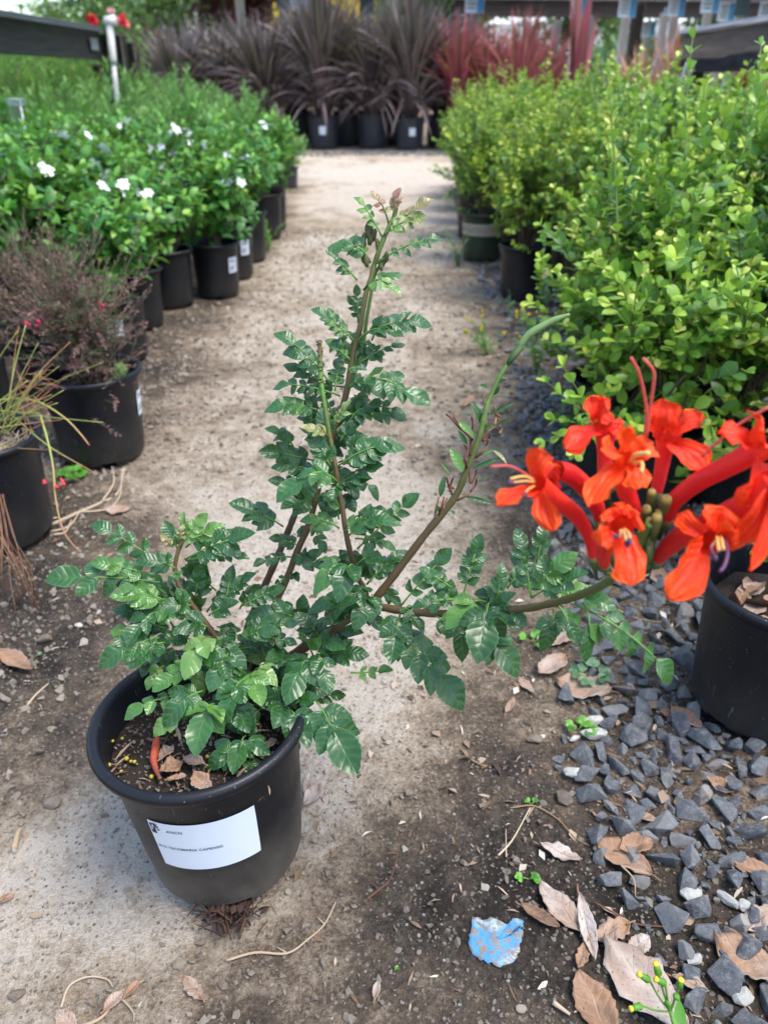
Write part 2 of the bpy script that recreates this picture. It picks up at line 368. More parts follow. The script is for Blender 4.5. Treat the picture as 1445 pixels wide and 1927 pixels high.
def m_ground():
    m, n, out = newmat('trodden_dirt')
    geo = n.nodes.new('ShaderNodeNewGeometry'); po = geo.outputs['Position']
    n1 = noise(n, 34, 6, po, .65); n2 = noise(n, 240, 5, po, .7); n3 = noise(n, 1100, 2, po)
    t = attr(n, 'tint')
    f = mathn(n, 'ADD', t, mathn(n, 'MULTIPLY', mathn(n, 'SUBTRACT', n1, .5), 1.0))
    f = mathn(n, 'ADD', f, mathn(n, 'MULTIPLY', mathn(n, 'SUBTRACT', n2, .5), .95), True)
    c = ramp(n, [(0, (.034, .027, .021)), (.22, (.098, .078, .059)), (.40, (.170, .126, .088)), (.62, (.385, .300, .212)), (.85, (.61, .505, .385)), (1, (.72, .63, .52))], f)
    v = n.nodes.new('ShaderNodeTexVoronoi'); v.inputs['Scale'].default_value = 210; n.links.new(po, v.inputs['Vector'])
    pb = mathn(n, 'LESS_THAN', v.outputs['Distance'], .28)
    rc = n.nodes.new('ShaderNodeSeparateColor'); n.links.new(v.outputs['Color'], rc.inputs[0])
    pc = ramp(n, [(0, (.06, .05, .04)), (.5, (.24, .20, .16)), (.8, (.42, .38, .32)), (1, (.66, .64, .6))], rc.outputs[0])
    keep = mathn(n, 'GREATER_THAN', rc.outputs[1], .62)
    c = mixc(n, mathn(n, 'MULTIPLY', mathn(n, 'MULTIPLY', pb, keep), .75), c, pc)
    h = mathn(n, 'ADD', mathn(n, 'MULTIPLY', n1, 1.3), mathn(n, 'ADD', mathn(n, 'MULTIPLY', n2, .8), mathn(n, 'MULTIPLY', n3, .3)))
    h = mathn(n, 'ADD', h, mathn(n, 'MULTIPLY', mathn(n, 'MULTIPLY', pb, keep), .5))
    b = bsdf(n, c, .92, .25, bump(n, h, 1., .011)); n.links.new(b.outputs[0], out.inputs[0]); return m
M['ground'] = m_ground()
def m_wood(name, a, b_):
    m, n, out = newmat(name)
    tc = n.nodes.new('ShaderNodeTexCoord'); mp = n.nodes.new('ShaderNodeMapping'); mp.inputs['Scale'].default_value = (14, 1.2, 14)
    n.links.new(tc.outputs['Object'], mp.inputs[0]); f = noise(n, 3, 6, mp.outputs[0], .65)
    c = ramp(n, [(.25, a), (.75, b_)], f)
    b = bsdf(n, c, .8, .3, bump(n, f, .5, .004)); n.links.new(b.outputs[0], out.inputs[0]); return m
M['wood'] = m_wood('dark_weathered_wood', (.030, .025, .024), (.105, .090, .085))
M['wood_top'] = m_wood('grey_weathered_board', (.20, .20, .22), (.36, .36, .39))
M['pvc'] = plain('white_pvc', (.72, .73, .72), .4, nscale=25, namp=.35, col2=(.40, .30, .22))
M['white'] = plain('white_paint', (.80, .82, .83), .45, nscale=9, namp=.15, col2=(.6, .6, .6))
M['signblue'] = plain('sign_blue', (.10, .34, .60), .4)
M['signwhite'] = plain('sign_white', (.74, .83, .90), .4)
M['signdark'] = plain('sign_back', (.085, .115, .13), .5)
M['paper'] = None

# ------------------------------------------------------------------ templates
def leaf_tpl(rows, cols, ws, fold=.25, droop=.3, serr=0, twist=0, wav=0, ph=0):
    ts = np.linspace(0, 1, rows); w = np.interp(ts, ws[0], ws[1]); xs = np.linspace(-1, 1, cols)
    P_ = np.zeros((rows, cols, 3)); L = np.zeros((rows, cols, 3))
    for i, t in enumerate(ts):
        for j, x in enumerate(xs):
            ww = w[i]; yo = 0
            if serr and abs(x) == 1 and 0 < i < rows-1:
                ww *= (1+serr) if i % 2 else (1-serr*.6); yo = serr*.12 if i % 2 else -serr*.02
            z = fold*abs(x)*ww-droop*t*t+wav*math.sin(t*9+ph+(1 if x > 0 else 2.3))*abs(x)*ww+twist*x*ww*t
            P_[i, j] = (x*ww, t+yo-.12*droop*t*t, z); L[i, j] = (x, t, 0)
    c = cols; i, j = np.meshgrid(np.arange(rows-1), np.arange(cols-1), indexing='ij'); i = i.ravel(); j = j.ravel()
    f = np.stack([i*c+j, i*c+j+1, (i+1)*c+j+1, (i+1)*c+j], 1)
    return P_.reshape(-1, 3), f, L.reshape(-1, 3)
WV = ([0, .05, .15, .3, .45, .6, .74, .86, .94, 1], [.012, .09, .215, .305, .33, .305, .235, .145, .07, .004])
VT = [leaf_tpl(18, 5, WV, fold=a, droop=b, serr=.05, twist=c, wav=.16, ph=d) for a, b, c, d in
      ((.35, .20, .1, 0), (.20, .42, -.2, 1), (.55, .10, .25, 2), (.10, .60, 0, 3), (-.18, .38, .15, 4), (.3, .05, -.3, 5))]
BX = ([0, .1, .3, .55, .75, .9, 1], [.02, .10, .24, .32, .31, .20, .02])
BXT = leaf_tpl(6, 3, BX, fold=.28, droop=.12); BXT2 = leaf_tpl(6, 3, BX, fold=-.15, droop=.35)
BXH = [leaf_tpl(9, 5, BX, fold=.30, droop=.12), leaf_tpl(9, 5, BX, fold=-.12, droop=.32), leaf_tpl(9, 5, BX, fold=.5, droop=-.1)]
SM = ([0, .5, 1], [.04, .28, .03]); SMT = leaf_tpl(3, 3, SM, fold=.3, droop=.15)
GDT = [leaf_tpl(6, 3, ([0, .2, .5, .8, 1], [.03, .17, .26, .16, .01]), fold=a, droop=b, wav=.1) for a, b in ((.35, .25), (.1, .5))]
LNT = leaf_tpl(4, 3, ([0, .3, .7, 1], [.02, .085, .06, .005]), fold=.4, droop=.25)
NDT = leaf_tpl(3, 3, ([0, .5, 1], [.03, .10, .01]), fold=.3, droop=.05)
RDT = [leaf_tpl(12, 5, ([0, .08, .25, .5, .75, .92, 1], [.02, .20, .38, .44, .38, .2, .02]), fold=.15, droop=.2, serr=.04, wav=.1)]

# ------------------------------------------------------------------ pots
def pot_profile(r, h, rb):
    # outer wall from the bottom up, rolled lip, inner wall down to the floor
    return [(0, .002), (rb*.80, .002), (rb*.93, .004), (rb, .013), (rb+(r-.009-rb)*.30, h*.30), (rb+(r-.009-rb)*.60, h*.60), (rb+(r-.009-rb)*.87, h*.87), (r-.0088, h-.018), (r-.0085, h-.012), (r-.004, h-.0115), (r-.0008, h-.009), (r, h-.005), (r-.001, h-.0015),
            (r-.004, h), (r-.0075, h-.001), (r-.0095, h-.004), (r-.0105, h-.010), (r-.0125, h-.03), (rb-.003, .02), (0, .016)]
def make_pot(mb, r=.083, h=.165, rb=.063, seg=64, holes=3, hrot=0.):
    prof = pot_profile(r, h, rb)
    w = seg//18
    def skip(i, j):
        k = (j-int(hrot*seg)) % (seg//holes)
        return ((i == 3) | (i == 2)) & (k < w) & (i != 3) | ((i == 2) & (k < w))
    mb.lathe(prof, seg, skip=skip)
def soil_disc(r, z, seed, amp=.004):
    mb = MB(); k = 14; an = np.linspace(0, 2*math.pi, 41); rr = np.linspace(0, r, k)
    X = rr[:, None]*np.cos(an); Y = rr[:, None]*np.sin(an)
    Z = z+(fnoise(X+seed, Y, .02, seed)-.5)*amp*2+(fnoise(X, Y+seed, .006, seed+3)-.5)*amp
    mb.grid(np.stack([X, Y, Z], -1)); return mb
def wrap_patch(mb, r0, r1, z0, z1, h, a0, a1, off, n=16, tint=.5, corner=.1):
    """sticker hugging the pot wall between two angles and two heights"""
    an = np.linspace(a0, a1, n); zs = np.linspace(z0, z1, 6)
    Pm = np.zeros((6, n, 3))
    for i, z in enumerate(zs):
        inset = corner*(a1-a0)*.5*(.35 if i in (0, 5) else 0)
        aa = np.linspace(a0+inset, a1-inset, n); rr = r0+(r1-r0)*z/h+off
        Pm[i] = np.stack([rr*np.cos(aa), rr*np.sin(aa), np.full(n, z)], 1)
    mb.grid(Pm, tint)
# ------------------------------------------------------------------ ground
GX = lambda px, py: G(px, py)[:2]
EDGE = np.array([GX(*q) for q in ((1360, 1927), (1300, 1790), (1235, 1690), (1180, 1560), (1105, 1470), (1120, 1330), (1120, 1200), (1075, 1050), (1010, 860), (975, 700), (945, 580), (905, 500), (862, 400))])
EDGE = EDGE[np.argsort(EDGE[:, 1])]
def edge_x(y): return np.interp(y, EDGE[:, 1], EDGE[:, 0])+.03*np.clip(y-3, 0, 9)
def ground_tone(x, y):
    n = fnoise(x, y, .35, 5)
    t = .50+(n-.5)*.60+(fnoise(x, y, .10, 61)-.5)*.65
    def blob(cx, cy, rx, ry, a, rot=0):
        dx = x-cx; dy = y-cy; c, s = math.cos(rot), math.sin(rot)
        u = (dx*c+dy*s)/rx; v = (-dx*s+dy*c)/ry
        return a*np.exp(-(u*u+v*v))
    t = t-.03+blob(-.03, 1.0, .28, .6, .36)+blob(-.10, 2.2, .38, 1.1, .42)+blob(-.1, 4.2, .55, 1.6, .36)+blob(0, 6.5, 1.5, 2.0, .50)
    for px, py, r, a in ((110, 1620, .07, .30), (330, 1540, .09, .26), (30, 1700, .06, .20), (190, 1800, .07, .12), (660, 1350, .12, .30), (640, 1200, .12, .28), (560, 1060, .14, .25),
                         (700, 1500, .07, .10), (150, 1200, .11, -.26), (60, 1350, .09, -.20), (200, 1000, .14, -.26), (820, 1380, .10, -.13), (860, 1500, .10, -.08), (960, 1650, .08, -.10),
                         (1000, 1480, .09, -.08), (1050, 1800, .08, -.14), (1180, 1700, .05, -.18), (900, 1880, .09, -.12), (780, 1530, .05, -.12), (720, 1700, .07, -.08), (900, 1200, .12, -.10), (880, 640, .22, -.12), (860, 540, .3, -.10), (420, 620, .2, -.06), (520, 460, .35, -.14), (600, 420, .25, -.12), (960, 1000, .12, -.2)):
        g = GX(px, py); t = t+blob(g[0], g[1], r*1.2, r*1.2, a)
    ex = edge_x(y); t = t-.18*np.clip((x-ex+.10)/.24, 0, 1)*(y < 6)
    t = t-.22*np.clip((-.42-x)/.12, 0, 1)*(y < 6)
    return np.clip(t, .02, .98)
def ground_z(x, y):
    near = np.clip((3-y)/2, 0, 1)
    return (fnoise(x, y, .25, 9)-.5)*.010*near+(fnoise(x, y, .035, 31, 4)-.5)*.007*near+(vnoise(x, y, .010, 77)-.5)*.0022*near - .004
def axis(lo, hi, dense_lo, dense_hi, step, grow):
    a = list(np.arange(dense_lo, dense_hi, step)); s = step; x = a[-1]
    while x < hi: s *= grow; x += s; a.append(x)
    s = step; x = a[0]; b = []
    while x > lo: s *= grow; x -= s; b.append(x)
    return np.array(b[::-1]+a)
ax_ = axis(-120, 120, -.75, .75, .0042, 1.07); ay_ = axis(-30, 220, .28, 1.35, .0042, 1.022)
X, Y = np.meshgrid(ax_, ay_)
mb = MB(); mb.grid(np.stack([X, Y, ground_z(X, Y)], -1), ground_tone(X, Y))
g = mb.build('ground', M['ground']); tag(g, kind='structure')
def gz(x, y): return float(ground_z(np.array([x]), np.array([y]))[0])

# ------------------------------------------------------------------ rocks
import bmesh
def rock_tpl(seed, n=16, flat=.62, bev=0):
    r = np.random.default_rng(seed); bm = bmesh.new()
    p = r.normal(size=(n, 3)); p /= np.linalg.norm(p, axis=1)[:, None]; p *= r.uniform(.72, 1.0, (n, 1)); p *= A(1, r.uniform(.6, .9), flat)
    for q in p: bm.verts.new(q)
    res = bmesh.ops.convex_hull(bm, input=bm.verts)
    bmesh.ops.delete(bm, geom=[v for v in bm.verts if not v.link_faces], context='VERTS')
    if bev: bmesh.ops.bevel(bm, geom=bm.edges[:], offset=bev, segments=1, affect='EDGES', profile=.6, clamp_overlap=True)
    bmesh.ops.triangulate(bm, faces=bm.faces[:])
    bm.verts.ensure_lookup_table(); v = np.array([x.co[:] for x in bm.verts]); f = np.array([[q.index for q in x.verts] for x in bm.faces]); bm.free()
    return v*.5, f, v*.5
RK = [rock_tpl(s, 10+s % 4, .5+.2*(s % 3)/2, .035) for s in range(16)]
GR = [rock_tpl(s+50, 9, .65) for s in range(10)]
def rotm(m, tilt=.5):
    a = rng.random(m)*6.283; b = rng.normal(size=m)*tilt; c = rng.normal(size=m)*tilt
    ca, sa, cb, sb, cc, sc = np.cos(a), np.sin(a), np.cos(b), np.sin(b), np.cos(c), np.sin(c); z = np.zeros(m); o = np.ones(m)
    Rz = np.stack([np.stack([ca, -sa, z], 1), np.stack([sa, ca, z], 1), np.stack([z, z, o], 1)], 1)
    Rx = np.stack([np.stack([o, z, z], 1), np.stack([z, cb, -sb], 1), np.stack([z, sb, cb], 1)], 1)
    Ry = np.stack([np.stack([cc, z, sc], 1), np.stack([z, o, z], 1), np.stack([-sc, z, cc], 1)], 1)
    return Rx @ Ry @ Rz
def stones(name, tpls, xy, size, tint, mat, lift=.15, tilt=.4, z0=None):
    mb = MB(); k = rng.integers(0, len(tpls), len(xy)); zz = ground_z(xy[:, 0], xy[:, 1]) if z0 is None else z0
    for q in range(len(tpls)):
        s = k == q
        if not s.any(): continue
        m = rotm(s.sum(), tilt)*size[s][:, None, None]
        lf = np.broadcast_to(lift, k.shape); pos = np.stack([xy[s, 0], xy[s, 1], zz[s]+size[s]*lf[s]], 1)
        mb.stamp(tpls[q], pos, m, tint[s])
    return mb.build(name, mat, smooth=False)
POTS = []            # (x, y, r) keep-outs filled in before the gravel is strewn
def clear(xy, pad=0.0):
    ok = np.ones(len(xy), bool)
    for x, y, r in POTS: ok &= ((xy[:, 0]-x)**2+(xy[:, 1]-y)**2) > (r+pad)**2
    return ok
def strew():
    # grey gravel bed on the right, dense far from its ragged edge
    pts = []; sz = []
    cell = {}
    def tryadd(x, y, s, k=.40):
        ci, cj = int(x/.03), int(y/.03)
        for a in (-1, 0, 1):
            for b in (-1, 0, 1):
                for (u, v, w) in cell.get((ci+a, cj+b), ()):
                    if (u-x)**2+(v-y)**2 < ((s+w)*k)**2: return False
        cell.setdefault((ci, cj), []).append((x, y, s)); pts.append((x, y)); sz.append(s); return True
    for it in range(90000):
        y = .27+1.45*random.random()**1.35; x = random.uniform(.12, .5+.55*y); d = x-float(edge_x(y))
        if d < -.035 or (y > .95 and random.random() < .45): continue
        if random.random() > np.clip((d+.02)/.05, .03, 1): continue
        s = random.uniform(.027, .039) if it < 9000 else (random.uniform(.019, .029) if it < 40000 else random.uniform(.009, .018))
        tryadd(x, y, s, .34)
    n1 = len(pts)
    for _ in range(9000):
        y = random.uniform(1.7, 5.2); x = float(edge_x(y))+random.uniform(-.03, 1.6)
        tryadd(x, y, random.uniform(.018, .036), .42)
    for _ in range(1500):
        tryadd(random.uniform(-3, 1.2), random.uniform(7.75, 8.3), random.uniform(.02, .05), .4)
    xy = np.array(pts); s = np.array(sz); ok = clear(xy, -.004); xy = xy[ok]; s = s[ok]
    t = np.clip(rng.normal(.42, .30, len(xy)), 0, .86); pl = rng.random(len(xy)) < .025; t[pl] = rng.uniform(.9, 1, pl.sum())
    o = stones('gravel', RK, xy, s*1.16, t, M['gravel'], .04+.14*rng.random(len(xy)), .45); tag(o, 'dark blue grey crushed gravel strewn along the right of the path', 'gravel', kind='stuff')
    # grit and pebbles in the dirt
    m = 30000; y = .28+1.1*rng.random(m)**1.1; x = (rng.random(m)-.5)*(.62+.95*y)*1.05
    xy = np.stack([x, y], 1); s = .0014+.0040*rng.random(m)**2.4; b = rng.random(m) < .05; s[b] = rng.uniform(.005, .010, b.sum())
    tone = ground_tone(x, y); t = np.clip(tone*.95-.02+rng.normal(0, .15, m), 0, 1); hi = rng.random(m) < .025; t[hi] = rng.uniform(.8, 1, hi.sum())
    m2 = 11000; y2 = 1.2+2.6*rng.random(m2); x2 = rng.uniform(-.75, .38, m2); xy2 = np.stack([x2, y2], 1); s2 = .004+.014*rng.random(m2)**3.2
    t2 = np.clip(ground_tone(x2, y2)*.95+rng.normal(0, .22, m2), 0, 1)
    # edges of the path hold more pebbles
    m3 = 900; y3 = .45+1.6*rng.random(m3); x3 = -.45+rng.normal(0, .07, m3); s3 = .004+.010*rng.random(m3)**2
    xy = np.concatenate([xy, xy2, np.stack([x3, y3], 1)]); s = np.concatenate([s, s2, s3]); t = np.concatenate([t, t2, np.clip(rng.normal(.55, .25, m3), 0, 1)])
    ok = clear(xy)
    o = stones('grit', GR, xy[ok], s[ok]*1.25, t[ok], M['grit'], .12, .5); tag(o, 'fine grit and small pebbles trodden into the dirt path', 'grit', kind='stuff')
    # chips of bark, leaf crumbs, straw
    mb = MB(); m = 5200; y = .3+1.3*rng.random(m); x = (rng.random(m)-.45)*(.6+.9*y)
    keep = (rng.random(m) < np.clip(.18+1.4*(x-edge_x(y)+.26), .12, 1))
    x, y = x[keep], y[keep]; ok = clear(np.stack([x, y], 1)); x, y = x[ok], y[ok]; m = len(x)
    T = np.stack([rng.normal(size=m), rng.normal(size=m), rng.normal(size=m)*.18], 1); N = np.stack([rng.normal(size=m)*.35, rng.normal(size=m)*.35, np.ones(m)], 1)
    ln = rng.uniform(.004, .016, m); wd = ln*rng.uniform(.15, .9, m)
    z = ground_z(x, y)+.0022+.009*rng.random(m)*(x > edge_x(y)+.02)
    k = rng.random(m) < .5
    for sel, tp in ((k, SMT), (~k, LNT)): mb.stamp(tp, np.stack([x, y, z], 1)[sel], frames(T[sel], N[sel], ln[sel], wd[sel]*(1.6 if tp is SMT else 2.2)), np.clip(rng.normal(.55, .28, sel.sum()), 0, 1))
    o = mb.build('leaf_crumbs', M['litter']); tag(o, 'crumbs of dry leaf, bark and straw scattered over the dirt', 'leaf litter', kind='stuff')
# ------------------------------------------------------------------ the flowering vine in the foreground pot
VO = A(-.146, .452, 0)
POTS.append((VO[0], VO[1], .062))
vine = empty('potted_vine', tuple(VO), 'leafy vine with orange red tubular flowers in a black pot labelled TECOMARIA CAPENSIS', 'potted plant')
RT, HP, RB = .0865, .165, .064
mb = MB(); make_pot(mb, RT, HP, RB, seg=108, hrot=.77)
vpot = mb.build('pot', M['pot_hero'], vine); vpot.location = (.0098, 0, .0018); vpot.rotation_euler = (0, R(-3.3), 0)
mb = soil_disc(.0722, .132, 3); so_ = mb.build('soil', M['soil'], vine)
# crumbs on the potting soil belong to the soil mass
mb = MB(); m = 900; a = rng.random(m)*6.283; r_ = .0705*np.sqrt(rng.random(m))
k = rng.integers(0, len(GR), m); sz = rng.uniform(.0015, .0055, m)
for q in range(len(GR)):
    s = k == q; mb.stamp(GR[q], np.stack([r_[s]*np.cos(a[s]), r_[s]*np.sin(a[s]), .1335+rng.random(s.sum())*.002], 1), rotm(s.sum(), 1.)*sz[s][:, None, None], np.where(rng.random(s.sum()) < .03, .85, rng.uniform(0, .14, s.sum())))
mb.build('soil_crumbs', M['grit'], vine, smooth=False)
mb = MB(); n_ = 40
mb.stamp(LNT, np.stack([rng.uniform(-.065, .065, n_), rng.uniform(-.065, .02, n_), np.full(n_, .138)], 1), frames(rng.normal(size=(n_, 3))*A(1, 1, .15), rng.normal(size=(n_, 3))*.3+A(0, 0, 1), rng.uniform(.008, .022, n_), rng.uniform(.008, .02, n_)), rng.uniform(.1, .8, n_))
mb.build('bark_chips', M['litter'], vine)
# sticker with its printing
AC = R(-83.5); AW = R(64)
mb = MB(); wrap_patch(mb, RB, RT-.009, .068, .124, HP, AC-AW/2, AC+AW/2, .0007, 28, corner=.02)
lab = mb.build('label', M['sticker'], vpot)
def wrap_xy(u, v, off):       # u 0..1 along the sticker, v height
    a = AC-AW/2+AW*u; rr = RB+(RT-.009-RB)*v/HP+off
    return np.stack([rr*np.cos(a), rr*np.sin(a), v], -1)
def text_on_pot(s, size, u0, v0, mat, name, bold=0):
    cu = bpy.data.curves.new('t', 'FONT'); cu.body = s; cu.size = size; cu.offset = bold; cu.resolution_u = 3; cu.space_character = 1.06
    o = bpy.data.objects.new('t', cu); COL.objects.link(o); bpy.context.view_layer.update()
    me = bpy.data.meshes.new_from_object(o.evaluated_get(bpy.context.evaluated_depsgraph_get()))
    bpy.data.objects.remove(o); bpy.data.curves.remove(cu)
    v = np.array([q.co[:] for q in me.vertices]); W_ = AW*(RB+RT)/2
    v2 = wrap_xy(u0+v[:, 0]*1.02/W_, v0+v[:, 1], .0011)
    for i, q in enumerate(me.vertices): q.co = v2[i]
    me.name = name; me.materials.append(mat); o = bpy.data.objects.new(name, me); COL.objects.link(o); o.parent = vpot; return o
text_on_pot('ANCN', .0042, .175, .1135, M['ink'], 'printed_text', .00003)
text_on_pot('01G TECOMARIA CAPENSIS', .0040, .028, .0925, M['ink_faint'], 'printed_text', .00006)
mb = MB()     # small plant emblem: black left half, leaves white on black and black on white
W_ = AW*.075
def quad_uv(pts, mbx, off): 
    v = np.array([wrap_xy(u, v_, off) for u, v_ in pts]); mbx.add(v, np.arange(len(pts))[None], .5)
quad_uv([(.018, .1215), (.068, .1215), (.068, .1095), (.018, .1095)][:: -1], mb, .0010)
for i in range(6):
    an = -1.1+.52*i; u, v_ = .075+.024*math.sin(an), .1145+.0058*math.cos(an)
    du, dv = .016*math.sin(an), .0034*math.cos(an); pu, pv = .006*math.cos(an), -.0012*math.sin(an)
    if u > .060: quad_uv([(u-du, v_-dv), (u-pu, v_-pv), (u+du, v_+dv), (u+pu, v_+pv)], mb, .0010)
mb.build('emblem', M['ink'], vpot)
mb = MB()
for i in range(4):
    an = -1.5+.55*i; u, v_ = .058+.020*math.sin(an), .1150+.0045*math.cos(an)
    du, dv = .012*math.sin(an), .0028*math.cos(an); pu, pv = .004*math.cos(an), -.0009*math.sin(an)
    quad_uv([(u-du, v_-dv), (u-pu, v_-pv), (u+du, v_+dv), (u+pu, v_+pv)], mb, .0014)
mb.build('emblem_leaves', M['sticker'], vpot)
# root debris spilling from the drainage hole and bark shreds stuck to the wall
mb = MB(); h0 = G(432, 1738)-VO; h0[2] = .004
for i in range(70):
    c = h0+A(random.gauss(0, .010), random.gauss(.004, .006), abs(random.gauss(.003, .005))); d = nz(A(random.gauss(0, 1), random.gauss(0, 1), random.gauss(0, .4)))*random.uniform(.004, .013)
    mb.tube(bez(c-d, c+A(0, 0, .003), c+d, 4), random.uniform(.0004, .0012), 4, random.uniform(0, .45))
n_ = 60; pos = h0+np.stack([rng.normal(0, .010, n_), rng.normal(.003, .005, n_), np.abs(rng.normal(.004, .005, n_))], 1)
mb.stamp(SMT, pos, frames(rng.normal(size=(n_, 3)), rng.normal(size=(n_, 3)), rng.uniform(.005, .012, n_), rng.uniform(.006, .014, n_)), rng.uniform(0, .35, n_))
mb.build('root_debris', M['roots'], vine)
mb = MB()
for (u, v_, l, w_, t_) in ((1.10, .078, .012, .005, .45), (1.06, .055, .010, .006, .4), (1.03, .047, .012, .0035, .3), (1.02, .040, .011, .005, .45), (.98, .030, .012, .004, .3), (.95, .022, .013, .005, .35), (1.0, .018, .010, .004, .2), (1.07, .070, .009, .003, .3)):
    c = wrap_xy(u, v_, .0018); T = nz(wrap_xy(u+.03, v_+.008, .002)-c); N = nz(A(c[0], c[1], 0))
    mb.stamp(GDT[0], (c-T*l/2)[None], frames(T[None], N[None], np.array([l]), np.array([w_*3])), [t_])
mb.build('bark_shreds', M['dead'], vine)

def VP(px, py, Z): return P(px, py, Z)-VO
def stemtube(mbx, pts, r0, r1, t0, t1, seg=8):
    q = smoothpath([VP(*p_) for p_ in pts], 7); k = len(q); ph = np.linspace(0, 60, k)
    mbx.tube(q, np.linspace(r0, r1, k)*(1+.07*np.sin(ph*2.1)), seg, t0+(t1-t0)*np.linspace(0, 1, k)**1.7); return q
S_B = [(462, 1300, .665), (478, 1240, .66), (501, 1173, .65), (536, 1097, .64), (562, 1031, .63), (583, 981, .62), (609, 876, .605), (630, 810, .598), (649, 749, .59), (657, 710, .585), (667, 650, .58), (677, 619, .575), (687, 559, .57), (697, 527, .567), (704, 499, .565), (714, 469, .56), (729, 432, .557), (743, 402, .555), (747, 372, .553)]
S_B2 = [(650, 745, .595), (663, 712, .59), (675, 680, .585), (683, 650, .582), (690, 600, .577), (697, 560, .574), (706, 515, .57), (722, 490, .566)]
S_A = [(450, 1300, .67), (462, 1200, .665), (480, 1144, .66), (517, 1060, .655), (540, 1005, .65), (562, 952, .645), (585, 915, .64), (612, 860, .63), (628, 800, .62)]
S_C = [(693, 1132, .613), (684, 1105, .61), (672, 1083, .605), (654, 1018, .59), (643, 947, .582), (637, 919, .58), (632, 881, .575), (624, 839, .572), (619, 814, .57), (614, 779, .568), (608, 745, .566), (604, 715, .565)]
S_D = [(455, 1290, .655), (500, 1258, .65), (540, 1240, .645), (600, 1200, .635), (651, 1168, .625), (696, 1137, .615), (735, 1091, .605), (799, 1007, .588), (855, 937, .575), (880, 880, .568), (899, 830, .562), (910, 788, .558), (918, 755, .556)]
S_D2 = [(918, 757, .556), (926, 738, .555), (939, 710, .552), (956, 683, .55)]
S_E = [(698, 1139, .615), (762, 1150, .597), (828, 1155, .575), (890, 1153, .55), (940, 1149, .53), (997, 1144, .505), (1059, 1130, .47), (1110, 1112, .435), (1150, 1090, .41), (1180, 1060, .39), (1203, 1020, .375), (1222, 985, .365)]
S_F = [(470, 1310, .65), (435, 1234, .635), (409, 1202, .625), (383, 1167, .62), (359, 1135, .615), (336, 1100, .61), (330, 1060, .605), (345, 1010, .60), (352, 985, .60)]
for pts, r0, r1, t0, t1 in ((S_B, .0031, .0015, .18, .85), (S_A, .0034, .0022, .02, .35), (S_B2, .0018, .0011, .75, .7), (S_C, .0023, .0015, .05, .95), (S_D, .0048, .0019, .08, .80), (S_E, .0033, .0020, .25, .80), (S_F, .0030, .0013, .05, .6)):
    mb = MB()
    stemtube(mb, pts, r0, r1, t0, t1)
    if pts is S_C:                                       # tall knobbly spike of spent buds
        q = stemtube(mb, [(604, 720, .565), (602, 680, .564), (602, 640, .563)], .0020, .0014, .85, .1)
        for i in range(46):
            t = random.random(); c = q[int(t*(len(q)-1))]; a = random.random()*6.28; d = A(math.cos(a), math.sin(a), .6)
            mb.tube([c, c+d*.0016, c+d*.0026], [.0009, .0010, .0004], 5, random.choice((.1, .3, .5, .75)))
    if pts is S_D: stemtube(mb, S_D2, .0017, .0014, .75, .8)
    mb.build('stem', M['stem'], vine)
# seed pod and its calyx
mb = MB(); q = smoothpath([VP(*x) for x in ((976, 654, .549), (990, 634, .547), (1010, 619, .545), (1040, 603, .543), (1072, 591, .54))], 6); k = len(q)
mb.tube(q, np.interp(np.linspace(0, 1, k), [0, .1, .4, .8, 1], [.0016, .0024, .0029, .0024, .0011]), 7)
pod = mb.build('seed_pod', M['pod'], vine)
mb = MB(); mb.tube([VP(954, 687, .55), VP(962, 674, .5495), VP(980, 652, .549)], [.0013, .0026, .0030], 9, .0); mb.build('calyx', M['bud'], pod)
# spent flower stalks and small bract leaves along the bare branch
mb = MB(); lb = MB()
def kf(x, y): return (780+x/4.378, 560+y/4.378)
for pts in (((475, 1170), (440, 1130), (360, 1060), (310, 1000), (260, 960)), ((400, 1080), (345, 1010), (322, 940)), ((455, 1300), (465, 1150), (478, 1050), (470, 985)), ((430, 1400), (415, 1330), (430, 1250), (405, 1210)), ((545, 1170), (600, 1110), (660, 1060), (700, 990)),
            ((560, 1180), (610, 1160), (620, 1120)), ((500, 1320), (560, 1270), (590, 1220), (610, 1170)), ((580, 1050), (590, 950), (570, 860), (572, 790)), ((600, 960), (600, 900), (610, 850)), ((455, 1430), (462, 1530), (500, 1470), (512, 1410)), ((460, 1600), (500, 1550), (515, 1490)),
            ((350, 1670), (420, 1635), (462, 1605)), ((310, 1620), (285, 1560), (262, 1480)), ((290, 1600), (300, 1530), (320, 1480)), ((300, 1560), (330, 1570)), ((170, 1820), (175, 1760), (190, 1690), (200, 1640)), ((200, 1790), (225, 1720), (245, 1640)), ((230, 1750), (270, 1650)), ((660, 1050), (670, 960), (655, 890)), ((670, 960), (710, 985)), ((700, 1120), (715, 1080), (700, 1055))):
    qq = [VP(*kf(*p_), .562+random.uniform(-.004, .004)) for p_ in pts]; q = smoothpath(qq, 4); mb.tube(q, np.linspace(.0011, .0007, len(q)), 5, np.clip(random.gauss(.12, .15), 0, .5))
